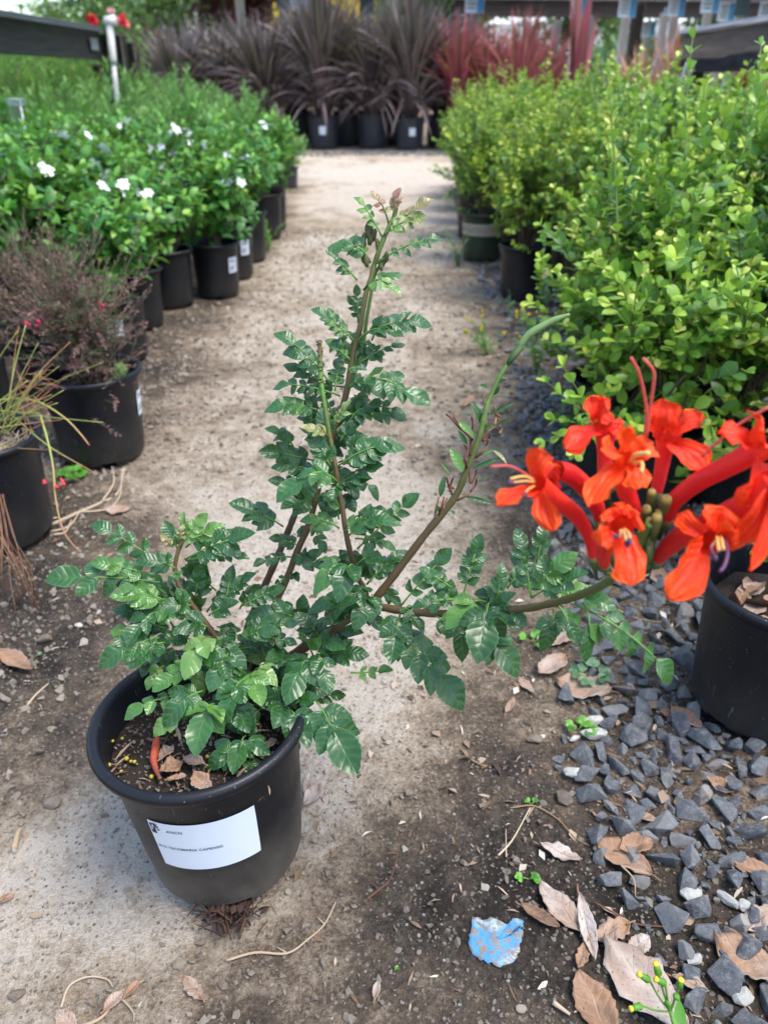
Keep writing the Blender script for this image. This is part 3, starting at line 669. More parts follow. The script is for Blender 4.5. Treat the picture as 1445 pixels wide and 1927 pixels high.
for (bx, by, tx, ty, w_, tn) in ((490, 1160, 365, 1000, .30, .78), (400, 1430, 310, 1245, .42, .72), (430, 1210, 365, 1100, .30, .4), (560, 1060, 490, 850, .30, .35), (620, 960, 815, 865, .14, .35), (670, 1050, 800, 990, .12, .35), (560, 1080, 655, 1055, .3, .6), (480, 1410, 720, 1310, .14, .4), (545, 1300, 640, 1250, .25, .8), (640, 1255, 770, 1345, .22, .93),
                                 (420, 1640, 635, 1690, .16, .4), (210, 1640, 245, 1470, .28, .35), (300, 1440, 220, 1360, .2, .8), (650, 800, 700, 740, .4, .3), (660, 700, 755, 670, .3, .3), (600, 740, 550, 715, .35, .3), (290, 1750, 330, 1770, .5, .5), (200, 1760, 190, 1720, .5, .5)):
    b_ = VP(*kf(bx, by), .562); t_ = VP(*kf(tx, ty), .555); d = t_-b_; ln = np.linalg.norm(d)
    lb.stamp(GDT[0], b_[None], frames(d[None], nz(A(random.gauss(0, .4), -.8, .6))[None], np.array([ln]), np.array([ln*w_*2.2])), [tn])
mb.build('spent_flower_stalks', M['dead'], vine); lb.build('bract_leaves', M['vine'], vine)
# bud cluster near the top of the main stem
mb = MB()
for (x, y, s_) in ((789, 430, 1), (800, 470, 1), (775, 470, 1), (815, 500, .9), (790, 520, 1.1), (740, 520, .9), (742, 560, .8), (845, 560, .8), (720, 620, .9), (740, 660, 1), (760, 690, 1), (850, 590, .8), (775, 420, .7), (800, 415, .7), (765, 445, .8), (825, 480, .7), (780, 490, 1), (910, 660, .9), (890, 690, .9), (870, 720, .9), (730, 600, .8)):
    c = VP(500+x/4.014, 320+y/4.014, .563+random.uniform(-.002, .002)); d = nz(A(random.gauss(0, .15), random.gauss(0, .2), 1))
    mb.tube([c-d*.004*s_, c-d*.001, c+d*.002, c+d*.0045*s_, c+d*.0058*s_], np.array([.0010, .0021, .0022, .0013, .0004])*s_, 7, [.9, .5, .0, .0, .6])
mb.build('bud_cluster', plain('bud_brown', (.05, .045, .02), .6, ramps=[(0, (.07, .072, .022)), (.5, (.09, .12, .03)), (1, (.12, .06, .03))]), vine)

def pinnate(lm, sm, b, t, n, tl, arch=.12, U=None, tint=.4, spread=1.0, first=.30, jit=.16, lat=.78):
    d = t-b; L = np.linalg.norm(d); 
    if U is None: U = A(0, -.50, .86)
    U = nz(U+rng.normal(size=3)*jit)
    tl = min(tl, L*.8); e = t-nz(d+A(0, 0, -.25*L*arch*4))*tl; e = e if n else b+(e-b)
    c = (b+e)/2+U*arch*L
    q = bez(b, c, e, 7); sm.tube(q, np.linspace(.00085, .00045, 7), 5, .9 if tint < .8 else .6)
    pos = []; T_ = []; N_ = []; ln = []; tn = []
    pos.append(e); T_.append(t-e); N_.append(U); ln.append(np.linalg.norm(t-e)); tn.append(tint)
    for i in range(n):
        s = first+(1-first)*(i+.15)/max(n, 1) if n > 1 else .8
        s = min(s, .97); k = s*6; i0 = int(k); p_ = q[i0]+(q[min(i0+1, 6)]-q[i0])*(k-i0); tg = nz(q[min(i0+1, 6)]-q[i0])
        Ui = nz(U-tg*np.dot(U, tg)); S = np.cross(tg, Ui)
        for sd_ in (-1, 1):
            a = R(random.uniform(48, 66))*(1-.25*s)
            dr = nz(tg*math.cos(a)+S*sd_*math.sin(a)+Ui*random.uniform(-.22, .16))
            pos.append(p_); T_.append(dr); N_.append(nz(Ui+S*sd_*random.uniform(-.35, .15)+rng.normal(size=3)*.14)); ln.append(tl*(lat*.72+.28*lat*s+.08)*random.uniform(.88, 1.12)*spread); tn.append(np.clip(tint+random.gauss(0, .07), 0, 1) if tint < .7 else np.clip(tint+random.gauss(0, .03), 0, 1))
    pos = np.array(pos); T_ = np.array(T_); N_ = np.array(N_); ln = np.array(ln); tn = np.array(tn)
    k = rng.integers(0, len(VT), len(pos))
    for v in range(len(VT)):
        s = k == v
        if s.any(): lm.stamp(VT[v], pos[s], frames(T_[s], N_[s], ln[s], ln[s]*rng.uniform(.90, 1.06, s.sum())), tn[s])

# every traced leaf: base px, tip px, leaflet pairs, end leaflet px, depth at base and tip, arch, tint
G1 = [(697, 494, 614, 453, 3, 44, .565, .56, .28, .55), (709, 495, 834, 441, 4, 32, .563, .555, .12, .40), (672, 527, 613, 468, 3, 30, .562, .555, .05, .38), (684, 545, 757, 552, 2, 36, .56, .54, .35, .45), (684, 545, 757, 507, 1, 38, .56, .55, .1, .5),
      (732, 422, 697, 357, 2, 26, .556, .552, .25, .97), (719, 445, 669, 363, 3, 26, .558, .552, .06, .68), (740, 405, 747, 346, 3, 26, .554, .55, 0, 1.0), (745, 412, 814, 369, 2, 40, .554, .548, -.1, .95), (730, 435, 803, 405, 2, 36, .556, .55, .12, .90), (722, 442, 760, 425, 1, 20, .556, .55, .1, .80),
      (665, 640, 588, 573, 4, 34, .575, .565, .05, .40), (678, 635, 814, 601, 4, 44, .573, .56, .2, .38), (674, 640, 760, 632, 2, 34, .572, .555, .3, .35), (674, 685, 762, 641, 3, 27, .58, .575, .1, .38), (658, 677, 619, 645, 2, 22, .578, .575, .1, .42), (624, 725, 519, 616, 4, 46, .585, .57, .12, .45), (630, 735, 640, 665, 3, 34, .585, .59, .1, .30),
      (655, 725, 811, 762, 4, 58, .585, .565, .3, .36), (655, 730, 700, 712, 2, 26, .58, .57, .2, .36), (644, 782, 768, 781, 4, 36, .59, .578, .08, .34), (640, 745, 511, 720, 4, 32, .59, .58, .1, .40), (607, 775, 499, 758, 3, 46, .595, .575, .1, .42), (630, 790, 590, 700, 3, 30, .60, .60, .1, .30),
      (700, 640, 735, 590, 2, 30, .58, .575, .2, .32), (655, 700, 690, 690, 2, 20, .57, .565, .2, .40)]
G2 = [(617, 822, 563, 803, 2, 34, .57, .562, .2, .93), (627, 802, 660, 752, 3, 26, .57, .563, .05, .88), (634, 879, 757, 828, 3, 52, .575, .558, .16, .46), (667, 871, 739, 838, 2, 46, .578, .56, .1, .38), (650, 905, 722, 874, 2, 42, .58, .565, .08, .38), (652, 911, 699, 899, 2, 34, .58, .57, .1, .36),
      (622, 877, 580, 812, 2, 44, .575, .57, .15, .40), (641, 913, 515, 939, 3, 62, .578, .553, .42, .46), (638, 915, 625, 940, 2, 40, .57, .56, .3, .42), (638, 994, 566, 973, 2, 38, .59, .577, .15, .42), (654, 1010, 746, 968, 2, 46, .59, .57, .12, .40), (672, 1033, 789, 928, 4, 40, .60, .58, .06, .38), (650, 1000, 690, 1000, 1, 38, .585, .57, .2, .40),
      (665, 1078, 587, 1096, 1, 62, .60, .565, .3, .42), (668, 1072, 637, 1112, 1, 60, .60, .558, .35, .46), (665, 1070, 720, 1050, 1, 45, .60, .57, .25, .42), (690, 1100, 763, 1031, 4, 38, .61, .60, .08, .34), (640, 960, 610, 925, 2, 30, .585, .58, .2, .36), (655, 850, 700, 820, 2, 40, .585, .575, .1, .34), (640, 830, 680, 790, 3, 36, .59, .585, .1, .30)]
G3 = [(600, 870, 486, 849, 4, 42, .62, .60, .1, .38), (600, 895, 511, 869, 3, 42, .62, .605, .12, .36), (590, 940, 505, 900, 3, 36, .625, .61, .12, .34), (533, 991, 432, 941, 4, 50, .645, .63, .05, .40), (588, 952, 528, 957, 2, 52, .615, .59, .25, .44), (592, 950, 560, 915, 2, 36, .62, .60, .1, .38), (588, 985, 605, 1005, 1, 34, .61, .60, .1, .42),
      (560, 1050, 475, 1065, 3, 26, .635, .62, .25, .40), (545, 1085, 504, 1118, 2, 20, .64, .635, .2, .40), (565, 1028, 506, 1012, 3, 26, .63, .615, .1, .42), (557, 1044, 588, 1070, 2, 32, .63, .615, .15, .40), (550, 1080, 562, 1094, 2, 28, .64, .63, .1, .36), (590, 990, 612, 1040, 2, 26, .62, .61, .1, .38), (560, 1010, 580, 990, 2, 26, .63, .62, .1, .40), (570, 1060, 600, 1035, 2, 30, .63, .62, .15, .40),
      (530, 1130, 545, 1175, 2, 30, .64, .63, .1, .4), (620, 800, 560, 780, 2, 34, .62, .61, .1, .34), (615, 850, 660, 835, 3, 34, .625, .61, .1, .30)]
G4 = [(700, 1110, 640, 1150, 3, 48, .61, .585, .3, .36), (690, 1125, 672, 1180, 2, 46, .61, .585, .25, .34), (700, 1120, 700, 1165, 1, 44, .61, .59, .2, .36), (690, 1140, 580, 1135, 3, 50, .62, .60, .12, .38), (600, 1200, 560, 1150, 3, 40, .63, .62, .1, .38), (650, 1165, 620, 1160, 2, 44, .62, .60, .2, .42),
      (560, 1165, 467, 1158, 2, 58, .635, .61, .2, .50), (590, 1243, 534, 1313, 2, 72, .63, .585, .25, .46), (600, 1235, 689, 1230, 3, 44, .635, .61, .12, .40), (596, 1232, 621, 1300, 2, 48, .63, .59, .3, .42), (600, 1225, 642, 1208, 2, 48, .63, .60, .3, .44), (590, 1235, 560, 1200, 2, 46, .63, .60, .3, .48), (560, 1245, 500, 1240, 2, 40, .64, .61, .2, .46),
      (753, 1142, 850, 1031, 4, 44, .60, .585, .05, .38), (870, 1125, 905, 1003, 4, 40, .56, .55, .03, .38), (850, 1140, 815, 1085, 2, 44, .565, .555, .15, .38), (1000, 1125, 975, 991, 4, 44, .50, .50, .04, .40), (1005, 1110, 1080, 1040, 2, 58, .50, .48, .12, .42), (1000, 1125, 1107, 1075, 3, 44, .50, .48, .1, .44), (930, 1140, 950, 1060, 3, 38, .535, .53, .1, .38), (1010, 1060, 1025, 985, 2, 34, .50, .49, .1, .40),
      (917, 1137, 835, 1172, 1, 62, .54, .52, .25, .62), (920, 1140, 908, 1190, 1, 50, .54, .51, .25, .52), (918, 1137, 900, 1245, 1, 88, .54, .50, .3, .52), (925, 1140, 966, 1180, 1, 50, .54, .51, .3, .52), (718, 1164, 877, 1332, 4, 76, .605, .56, .12, .42), (755, 1150, 735, 1250, 2, 60, .60, .565, .15, .44), (750, 1150, 800, 1190, 2, 40, .60, .58, .35, .44),
      (870, 1165, 985, 1268, 3, 72, .555, .53, .15, .36), (850, 1160, 880, 1240, 2, 56, .56, .54, .2, .36), (1041, 1148, 1028, 1224, 1, 56, .485, .47, .2, .52), (1085, 1140, 1284, 1288, 4, 62, .455, .44, .2, .44), (1095, 1135, 1118, 1250, 1, 60, .45, .44, .15, .40), (1080, 1128, 1160, 1137, 1, 56, .455, .44, .1, .52), (660, 1266, 740, 1260, 2, 30, .60, .59, -.05, .62), (820, 1160, 850, 1200, 1, 40, .575, .555, .2, .42),
      (1050, 1140, 1090, 1215, 2, 46, .48, .47, .1, .38), (960, 1150, 990, 1180, 1, 40, .52, .51, .2, .48), (790, 1155, 850, 1105, 2, 36, .59, .58, .1, .36), (930, 1150, 960, 1110, 2, 40, .53, .52, .1, .40)]
G5 = [(304, 1060, 170, 979, 3, 44, .605, .59, .06, .60), (301, 1096, 80, 1086, 3, 70, .60, .58, .06, .62), (290, 1085, 168, 1056, 3, 44, .60, .585, .1, .50), (310, 1130, 205, 1120, 3, 58, .60, .58, .12, .46), (348, 1053, 479, 1001, 4, 54, .61, .59, .08, .58), (350, 1055, 470, 1048, 4, 32, .615, .60, .1, .46), (420, 1160, 438, 1063, 4, 32, .615, .61, .02, .30),
      (340, 1030, 391, 965, 3, 34, .60, .595, .08, .80), (345, 1010, 345, 962, 3, 26, .60, .597, .02, .86), (325, 1030, 301, 1006, 2, 20, .60, .595, .1, .94), (335, 1020, 345, 985, 2, 16, .598, .595, .1, .93), (350, 1030, 418, 984, 2, 40, .61, .60, .1, .56), (335, 1035, 307, 978, 2, 34, .61, .605, .1, .48), (330, 1070, 255, 1050, 2, 42, .60, .585, .15, .52), (330, 1080, 335, 1090, 1, 36, .59, .58, .2, .52), (300, 1200, 176, 1250, 3, 60, .60, .575, .14, .56), (310, 1210, 240, 1257, 2, 50, .60, .58, .2, .52),
      (310, 1190, 205, 1190, 2, 34, .61, .60, .05, .66), (400, 1200, 340, 1270, 2, 62, .605, .57, .25, .50), (380, 1250, 283, 1300, 2, 48, .60, .58, .18, .46), (340, 1310, 227, 1348, 2, 44, .60, .58, .16, .55), (385, 1300, 298, 1362, 2, 64, .595, .57, .2, .46), (370, 1320, 280, 1384, 1, 46, .595, .58, .2, .46), (403, 1325, 360, 1423, 2, 82, .59, .563, .22, .58), (470, 1277, 410, 1358, 3, 62, .61, .57, .25, .50), (470, 1270, 493, 1328, 2, 48, .61, .58, .25, .52), (478, 1268, 520, 1275, 2, 42, .62, .60, .3, .46),
      (455, 1405, 384, 1446, 1, 52, .60, .588, .1, .46), (462, 1385, 437, 1458, 1, 58, .60, .582, .15, .48), (455, 1395, 509, 1420, 1, 44, .60, .59, .12, .42), (465, 1380, 470, 1345, 2, 44, .605, .595, .2, .46), (470, 1425, 478, 1465, 1, 36, .60, .59, .1, .36), (545, 1337, 582, 1402, 1, 68, .61, .578, .2, .46), (540, 1330, 515, 1370, 1, 56, .61, .585, .2, .40), (480, 1320, 560, 1310, 3, 44, .63, .61, .1, .38), (550, 1330, 597, 1312, 1, 40, .61, .595, .2, .42),
      (597, 1320, 673, 1460, 3, 92, .60, .57, .04, .50), (400, 1215, 395, 1255, 2, 46, .61, .58, .2, .46), (390, 1180, 330, 1180, 3, 44, .61, .59, .15, .42), (330, 1150, 260, 1170, 3, 48, .605, .585, .15, .46), (360, 1140, 300, 1140, 2, 44, .61, .59, .12, .38), (430, 1230, 395, 1300, 2, 52, .605, .58, .2, .42), (410, 1215, 460, 1250, 2, 44, .62, .60, .2, .36),
      (500, 1210, 460, 1190, 2, 50, .635, .61, .2, .44), (520, 1200, 520, 1255, 2, 46, .64, .61, .2, .42), (370, 1110, 380, 1060, 3, 36, .62, .61, .1, .36), (280, 1100, 215, 1095, 2, 40, .61, .60, .1, .42), (300, 1150, 235, 1215, 2, 48, .60, .58, .2, .48), (440, 1330, 470, 1380, 2, 46, .60, .59, .2, .40)]
groups = [G1, G2, G3, G4, G5]
def rnd_fill(n, cx, cy, rx, ry, z0, z1, tl=(26, 44), tint=(.2, .42)):
    out = []
    for _ in range(n):
        a = random.random()*6.283; r = math.sqrt(random.random()); x = cx+rx*r*math.cos(a); y = cy+ry*r*math.sin(a)
        b = random.gauss(0, .5)+math.atan2(y-cy, x-cx); l = random.uniform(55, 95); Z = random.uniform(z0, z1)
        out.append((x, y, x+l*math.cos(b), y+l*math.sin(b)*.7-8, random.choice((2, 3, 3)), random.uniform(*tl), Z, Z-.01, random.uniform(.05, .25), random.uniform(*tint)))
    return out
G5 += rnd_fill(50, 370, 1190, 110, 95, .605, .66)
G5 += rnd_fill(14, 500, 1330, 60, 50, .615, .65)
G4 += rnd_fill(12, 560, 1200, 70, 45, .64, .67)
G4 += rnd_fill(8, 690, 1110, 40, 45, .62, .64)
G4 += rnd_fill(10, 940, 1120, 110, 30, .54, .57, (30, 44))
G2 += rnd_fill(7, 640, 1000, 30, 80, .60, .62)
G3 += rnd_fill(12, 590, 850, 55, 65, .61, .64)
G1 += rnd_fill(9, 655, 730, 45, 60, .59, .62, (24, 38))
G2 += rnd_fill(12, 640, 870, 40, 80, .59, .62, (26, 42))
G1 += rnd_fill(5, 685, 620, 22, 40, .575, .59, (20, 30))
for gi, gl in enumerate(groups):
    lm = MB(); sm = MB()
    for (bx, by, tx, ty, n, tl, zb, zt, arch, tn) in gl:
        b = VP(bx, by, zb); t = VP(tx, ty, zt); U = None
        if arch > .22: U = A(nz(t-b)[0]*.2, -.35, .93)
        small = tn > .82
        pinnate(lm, sm, b, t, n, tl*(1.02 if small else 1.05)*zt/FPX, arch, U, tn if tn > .7 else (.84 if random.random() < .035 else np.clip(tn-.06+random.gauss(0, .13), .12, .74)), lat=.66 if not small else .6)
    lv = lm.build('foliage', M['vine'], vine); sm.build('leaf_stalks', M['stem'], lv)

# ---- flowers
def petal(mbx, b, t, wid, N, curl=.25, t0=.5, t1=.85, cup=.25):
    d = t-b; L = np.linalg.norm(d); T = d/L; N = nz(N-T*np.dot(N, T)); S = np.cross(T, N); rows, cols = 10, 7
    Pm = np.zeros((rows, cols, 3)); tt = np.zeros((rows, cols))
    c = (b+t)/2+N*curl*L; ph = random.random()*6
    for i in range(rows):
        s = i/(rows-1); p_ = b*(1-s)**2+2*c*s*(1-s)+t*s*s; w = wid*.5*np.interp(s, [0, .15, .5, .78, .93, 1], [.62, .72, .98, 1, .66, .12])
        for j in range(cols):
            x = -1+2*j/(cols-1)
            Pm[i, j] = p_+S*x*w*(1+.10*math.sin(s*13+ph+x))+N*(cup*w*x*x*(1 if s < .75 else -.5)+.08*wid*math.sin(7*s+ph+x*2.5)+.05*wid*math.sin(x*6+s*4+ph)-.10*wid*math.exp(-(x*5)**2)); tt[i, j] = np.clip(t0+(t1-t0)*(s*.6+.4*abs(x)), 0, 1)
    mbx.grid(Pm, tt)
FLW = []
def flower(tube, radii, lobes, stamens=(), t0=.2, t1=.5, bud=False, throat=None):
    mbx = MB(); q = smoothpath([VP(*p_) for p_ in tube], 6); k = len(q)
    mbx.tube(q, np.interp(np.linspace(0, 1, k), np.linspace(0, 1, len(radii)), radii)*.9, 16, np.linspace(t0, t1, k), cap=bud)
    end = q[-1]; ax = nz(q[-1]-q[-3]); cl = mbx
    for (tx, ty, tz, w, cu) in lobes:
        t = VP(tx, ty, tz); d = nz(t-end); b = end+nz(d-ax*np.dot(d, ax)*.8)*radii[-1]*.75-ax*.001
        N = nz(ax*1.0-d*np.dot(ax, d)+rng.normal(size=3)*.15); petal(mbx, b, t, w*1.38, N, cu, t1, min(t1+.32, .84))
    if throat: 
        c = VP(*throat); mbx.tube([c-ax*.004, c, c+ax*.0015], [.002, .0032, .0036], 10, .98, cap=False)
    o = mbx.build('flower', M['petal'], vine)
    mc = MB(); d0 = nz(q[1]-q[0]); mc.tube([q[0]-d0*.010, q[0]-d0*.004, q[0]-d0*.001, q[0]+d0*.003], [.0009, .0012, radii[0]*1.12, radii[0]*1.18], 8, [.0, .05, .3, .4]); mc.build('calyx', M['bud'], o)
    for st in stamens:
        ms = MB(); qq = smoothpath([VP(*p_) for p_ in st[0]], 5); ms.tube(qq, st[1], 6, np.linspace(st[2], st[3], len(qq)))
        if len(st) > 4: e = qq[-1]; dd = nz(qq[-1]-qq[-2]); ms.tube([e, e+dd*.0012, e+dd*.0028], [.0011, .0013, .0005], 6, .9)
        ms.build('stamen', M['fil'], o)
def c9(x, y): return (920+x/2.752, 700+y/2.752)
def c9z(x, y, z): return (920+x/2.752, 700+y/2.752, z)
def tb(*p): return [c9z(*q) for q in p]
def lb_(*p): return [(*c9(x, y), z, w, cu) for x, y, z, w, cu in p]
# far left flower
flower(tb((543, 985, .390), (520, 860, .385), (450, 740, .375), (340, 655, .362), (250, 575, .350)), [.0024, .0034, .0045, .0050, .0052],
       lb_((250, 392, .345, .0105, .2), (45, 683, .335, .0085, .1), (338, 822, .342, .008, .2), (330, 470, .36, .008, .2)),
       [(tb((235, 560, .348), (180, 540, .340), (110, 553, .335)), .00055, .5, .5), (tb((235, 570, .348), (190, 565, .338), (120, 572, .333)), .00055, .5, .6, 1), (tb((235, 590, .348), (200, 610, .342), (190, 630, .34)), .0005, .5, .6, 1), (tb((240, 560, .348), (120, 490, .335), (10, 488, .33)), .0005, 0, 0)])
# half closed dark red flower above it
flower(tb((575, 790, .395), (560, 700, .390), (500, 600, .385), (420, 530, .378), (350, 510, .372)), [.0026, .0044, .0052, .0056, .0054],
       lb_((275, 562, .365, .010, .5), (300, 500, .375, .009, .4), (330, 620, .37, .009, .4)), t0=.15, t1=.12)
# upright flower, back left
flower(tb((612, 600, .40), (600, 520, .398), (602, 420, .395), (598, 330, .392), (590, 270, .388)), [.0042, .0042, .0046, .0052, .0054],
       lb_((525, 125, .385, .0085, .2), (612, 140, .38, .0115, .3), (398, 400, .385, .0105, .15), (690, 300, .385, .0085, .2)), t0=.30, t1=.36)
# open flower in the middle, facing the lens
flower(tb((790, 800, .385), (740, 690, .375), (705, 590, .365), (700, 500, .357), (720, 450, .352)), [.0028, .0044, .0052, .0056, .0058],
       lb_((722, 285, .345, .007, -.1), (590, 385, .345, .011, .2), (845, 360, .35, .010, .25), (512, 688, .342, .0095, .15), (780, 600, .343, .0105, .2)),
       [(tb((730, 470, .352), (760, 430, .340), (830, 420, .333)), .0012, .5, .5), (tb((740, 480, .352), (790, 470, .342), (790, 520, .336)), .0010, .5, .55)], t1=.62, throat=None)
# upright flower, back right, with two long filaments
flower(tb((858, 655, .385), (880, 560, .383), (900, 460, .380), (910, 390, .377), (912, 340, .374)), [.0030, .0036, .0040, .0046, .0052],
       lb_((898, 140, .368, .0115, .25), (1112, 222, .365, .0115, .2), (1132, 505, .362, .0105, .15), (840, 250, .38, .008, .2)),
       [(tb((800, 350, .372), (818, 230, .362), (800, 100, .352), (775, 0, .345), (735, -75, .34)), .00075, 0, 0), (tb((815, 345, .372), (835, 180, .362), (852, 60, .352), (850, -10, .347), (800, -70, .342)), .00075, 0, .05)], t0=.32, t1=.42)
# long slanting flower on the right
flower(tb((912, 785, .380), (960, 670, .372), (1080, 570, .362), (1230, 490, .352), (1400, 400, .342)), [.0030, .0046, .0050, .0054, .0062],
       lb_((1195, 306, .335, .010, .2), (1385, 215, .332, .012, .2), (1325, 700, .335, .012, .25), (1520, 420, .33, .011, .2)),
       [(tb((1100, 440, .352), (1200, 350, .345), (1310, 260, .338), (1460, 175, .33)), .0007, 0, 0)], t0=.22, t1=.36)
# drooping flower at the front, centre
flower(tb((600, 1010, .385), (590, 930, .37), (615, 850, .358), (660, 800, .348), (690, 800, .340)), [.0026, .0044, .0054, .0060, .0060],
       lb_((622, 705, .342, .009, .2), (742, 1102, .332, .011, .15), (585, 900, .338, .010, .3), (772, 740, .340, .010, .25), (700, 690, .346, .009, .2)),
       [(tb((690, 820, .338), (705, 850, .328), (712, 880, .326)), .0008, .5, .6, 1), (tb((700, 815, .338), (725, 840, .328), (728, 868, .325)), .0008, .5, .6, 1), (tb((680, 820, .338), (680, 850, .33), (660, 850, .326)), .0006, .5, .8, 1), (tb((700, 830, .338), (730, 870, .326), (715, 895, .324)), .0006, .6, 1)], t1=.5)
# large front right flower
flower(tb((862, 985, .390), (930, 905, .378), (1010, 850, .365), (1100, 850, .350), (1150, 880, .340)), [.0030, .0052, .0058, .0062, .0064],
       lb_((975, 738, .338, .0065, -.3), (930, 1170, .330, .012, .15), (1225, 700, .338, .013, .2), (1010, 960, .333, .0115, .2), (1290, 830, .332, .011, .2)),
       [(tb((1180, 850, .338), (1185, 890, .33), (1190, 925, .326)), .0008, .5, .55), (tb((1200, 850, .338), (1208, 885, .33), (1215, 920, .326)), .0008, .5, .55), (tb((1215, 855, .338), (1235, 930, .328), (1220, 1000, .324), (1195, 1035, .322)), .0009, .8, .85), (tb((1180, 870, .336), (1150, 910, .328), (1165, 950, .325)), .0006, .6, .9, 1)], t0=.1, t1=.5)
# flower running out of the frame on the right
flower(tb((1050, 800, .372), (1150, 770, .362), (1260, 730, .350), (1370, 670, .340), (1480, 560, .330)), [.0030, .0056, .0068, .0070, .0068],
       lb_((1352, 1030, .325, .0065, .1), (1560, 480, .32, .012, .2), (1320, 880, .335, .010, .2), (1580, 700, .318, .011, .2)), t0=.3, t1=.45)
# green buds and stalks at the heart of the cluster
mb = MB()
for (x, y, z, s_) in ((812, 735, .372, 1), (838, 660, .375, .9), (905, 700, .368, 1.15), (860, 800, .366, 1.1), (880, 760, .37, .8), (820, 800, .372, .8), (790, 860, .375, .9)):
    c = VP(*c9(x, y), z); d = nz(A(random.gauss(0, .2), random.gauss(-.2, .2), 1))
    mb.tube([c-d*.007*s_, c-d*.002, c+d*.003*s_, c+d*.0055*s_, c+d*.0066*s_], np.array([.0010, .0021, .0025, .0020, .0008])*s_, 8, [.0, .35, .5, .8, .95])
for (x, y) in ((543, 1010), (600, 1040), (790, 830), (830, 1000), (810, 860), (870, 830), (575, 830)):
    q = bez(VP(*c9(700, 1085), .398), VP(*c9((x+760)/2, 1050), .39), VP(*c9(x, y), .385), 6); mb.tube(q, [.0019, .0016, .0014, .0013, .0012, .0012], 6, .08)
for i in range(16):
    c = VP(*c9(random.uniform(750, 850), random.uniform(800, 990)), .378); d = nz(A(random.gauss(0, .35), random.gauss(0, .3), 1)); mb.tube([c-d*.005, c, c+d*.005], [.0014, .0024, .0012], 7, [.0, .05, .3])
mb.build('bud_cluster', M['bud'], vine)
# three leaves close to the bloom
# ------------------------------------------------------------------ potted shrubs
def bush_shoots(seed, n, c, rad, shoot, up=.6, inner=.25):
    """shoots whose tips fill an ellipsoid round c: list of (base, ctrl, tip)"""
    r = np.random.default_rng(seed); out = []
    for i in range(n):
        d = nz(r.normal(size=3)*A(1, 1, .9)+A(0, 0, .25)); q = inner+(1-inner)*r.random()**.45
        q *= 1+.22*math.sin(3*math.atan2(d[1], d[0])+seed)+.18*r.normal()
        tip = A(*c)+d*np.asarray(rad)*q; tip[2] = max(tip[2], .05)
        L = shoot*r.uniform(.6, 1.3); dr = nz(d*A(1, 1, .6)+A(0, 0, up)+r.normal(size=3)*.25)
        base = tip-dr*L; ctrl = (base+tip)/2+r.normal(size=3)*L*.12-d*L*.08
        out.append((base, ctrl, tip))
    return out
def leafy(seed, shoots, tpls, ll, wd, spacing, ang=55, mode='pair', tint=(.2, .8), tipyoung=.25, jit=.2, start=.05, sun=True, special=None):
    r = np.random.default_rng(seed); pos = []; T = []; N = []; ln = []; tn = []
    for (a, b, c) in shoots:
        L = np.linalg.norm(c-a); k = max(2, int(L/spacing)); st = r.uniform(*tint) if r.random() > .12 else tint[1]
        ph = r.random()*6
        for i in range(k+1):
            s = start+(1-start)*i/k; p_ = a*(1-s)**2+2*b*s*(1-s)+c*s*s; tg = nz(2*(1-s)*(b-a)+2*s*(c-b))
            X = nz(np.cross(tg, A(.3, .2, 1)+r.normal(size=3)*.1)); Y = np.cross(tg, X)
            m = 2 if mode == 'pair' else (4 if mode == 'whorl' else 1)
            a0 = ph+i*(math.pi/2 if mode == 'pair' else 2.4)
            if i == k: m += 1
            for j in range(m):
                th = a0+j*2*math.pi/max(m, 1)+r.normal()*.2; rd = X*math.cos(th)+Y*math.sin(th)
                an = R(ang*(1-.45*s)+r.normal()*9); dr = nz(tg*math.cos(an)+rd*math.sin(an)+A(0, 0, .08)+r.normal(size=3)*jit*.5)
                l = ll*r.uniform(.7, 1.15)*(1-.35*max(0, s-.7)/.3)
                pos.append(p_); T.append(dr); N.append(nz(tg*.7+A(0, 0, .8)-rd*.2+r.normal(size=3)*jit)); ln.append(l)
                t = st*.75+tipyoung*s**3+r.normal()*.06; tn.append(t)
    pos = np.array(pos); T = np.array(T); N = np.array(N); ln = np.array(ln); tn = np.clip(np.array(tn), 0, .93)
    if special is not None:
        q = r.random(len(tn)) < special; tn[q] = 1.0
    mb = MB(); k = r.integers(0, len(tpls), len(pos))
    for v in range(len(tpls)):
        s = k == v
        if s.any(): mb.stamp(tpls[v], pos[s], frames(T[s], N[s], ln[s], ln[s]*wd), tn[s])
    return mb
def twigs(shoots, root, r0=.0009, every=1, tint=.3, spread=.35):
    mb = MB()
    for i, (a, b, c) in enumerate(shoots):
        mb.tube(bez(a, b, c, 5), np.linspace(r0, r0*.5, 5), 4, tint)
    for i in range(0, len(shoots), 4):
        a = shoots[i][0]; rt = A(*root)+A(random.gauss(0, .008), random.gauss(0, .008), 0)
        mid = rt*.5+a*.5+A(0, 0, .02); mb.tube(bez(rt, mid, a, 6), np.linspace(r0*2.6, r0*1.2, 6), 5, tint*.6)
    return mb
def small_label(parent, r, h, rb, a, w=.035, z0=.08, z1=.125, lines=True):
    mb = MB(); rm = (r-.009+rb)/2; wrap_patch(mb, rb, r-.009, z0, z1, h, a-w/rm/2, a+w/rm/2, .0012, 8, corner=.08)
    l = mb.build('label', M['sticker'], parent)
    if lines:
        mb = MB(); hh = z1-z0
        for i, (q, e) in enumerate(((.80, .75), (.70, .85), (.38, .8), (.28, .6), (.18, .7))):
            wrap_patch(mb, rb, r-.009, z0+hh*q, z0+hh*(q+.045), h, a-w/rm*.40, a+w/rm*(-.40+.8*e), .0018, 6, corner=0)
        mb.build('printed_lines', M['ink_faint'], l)
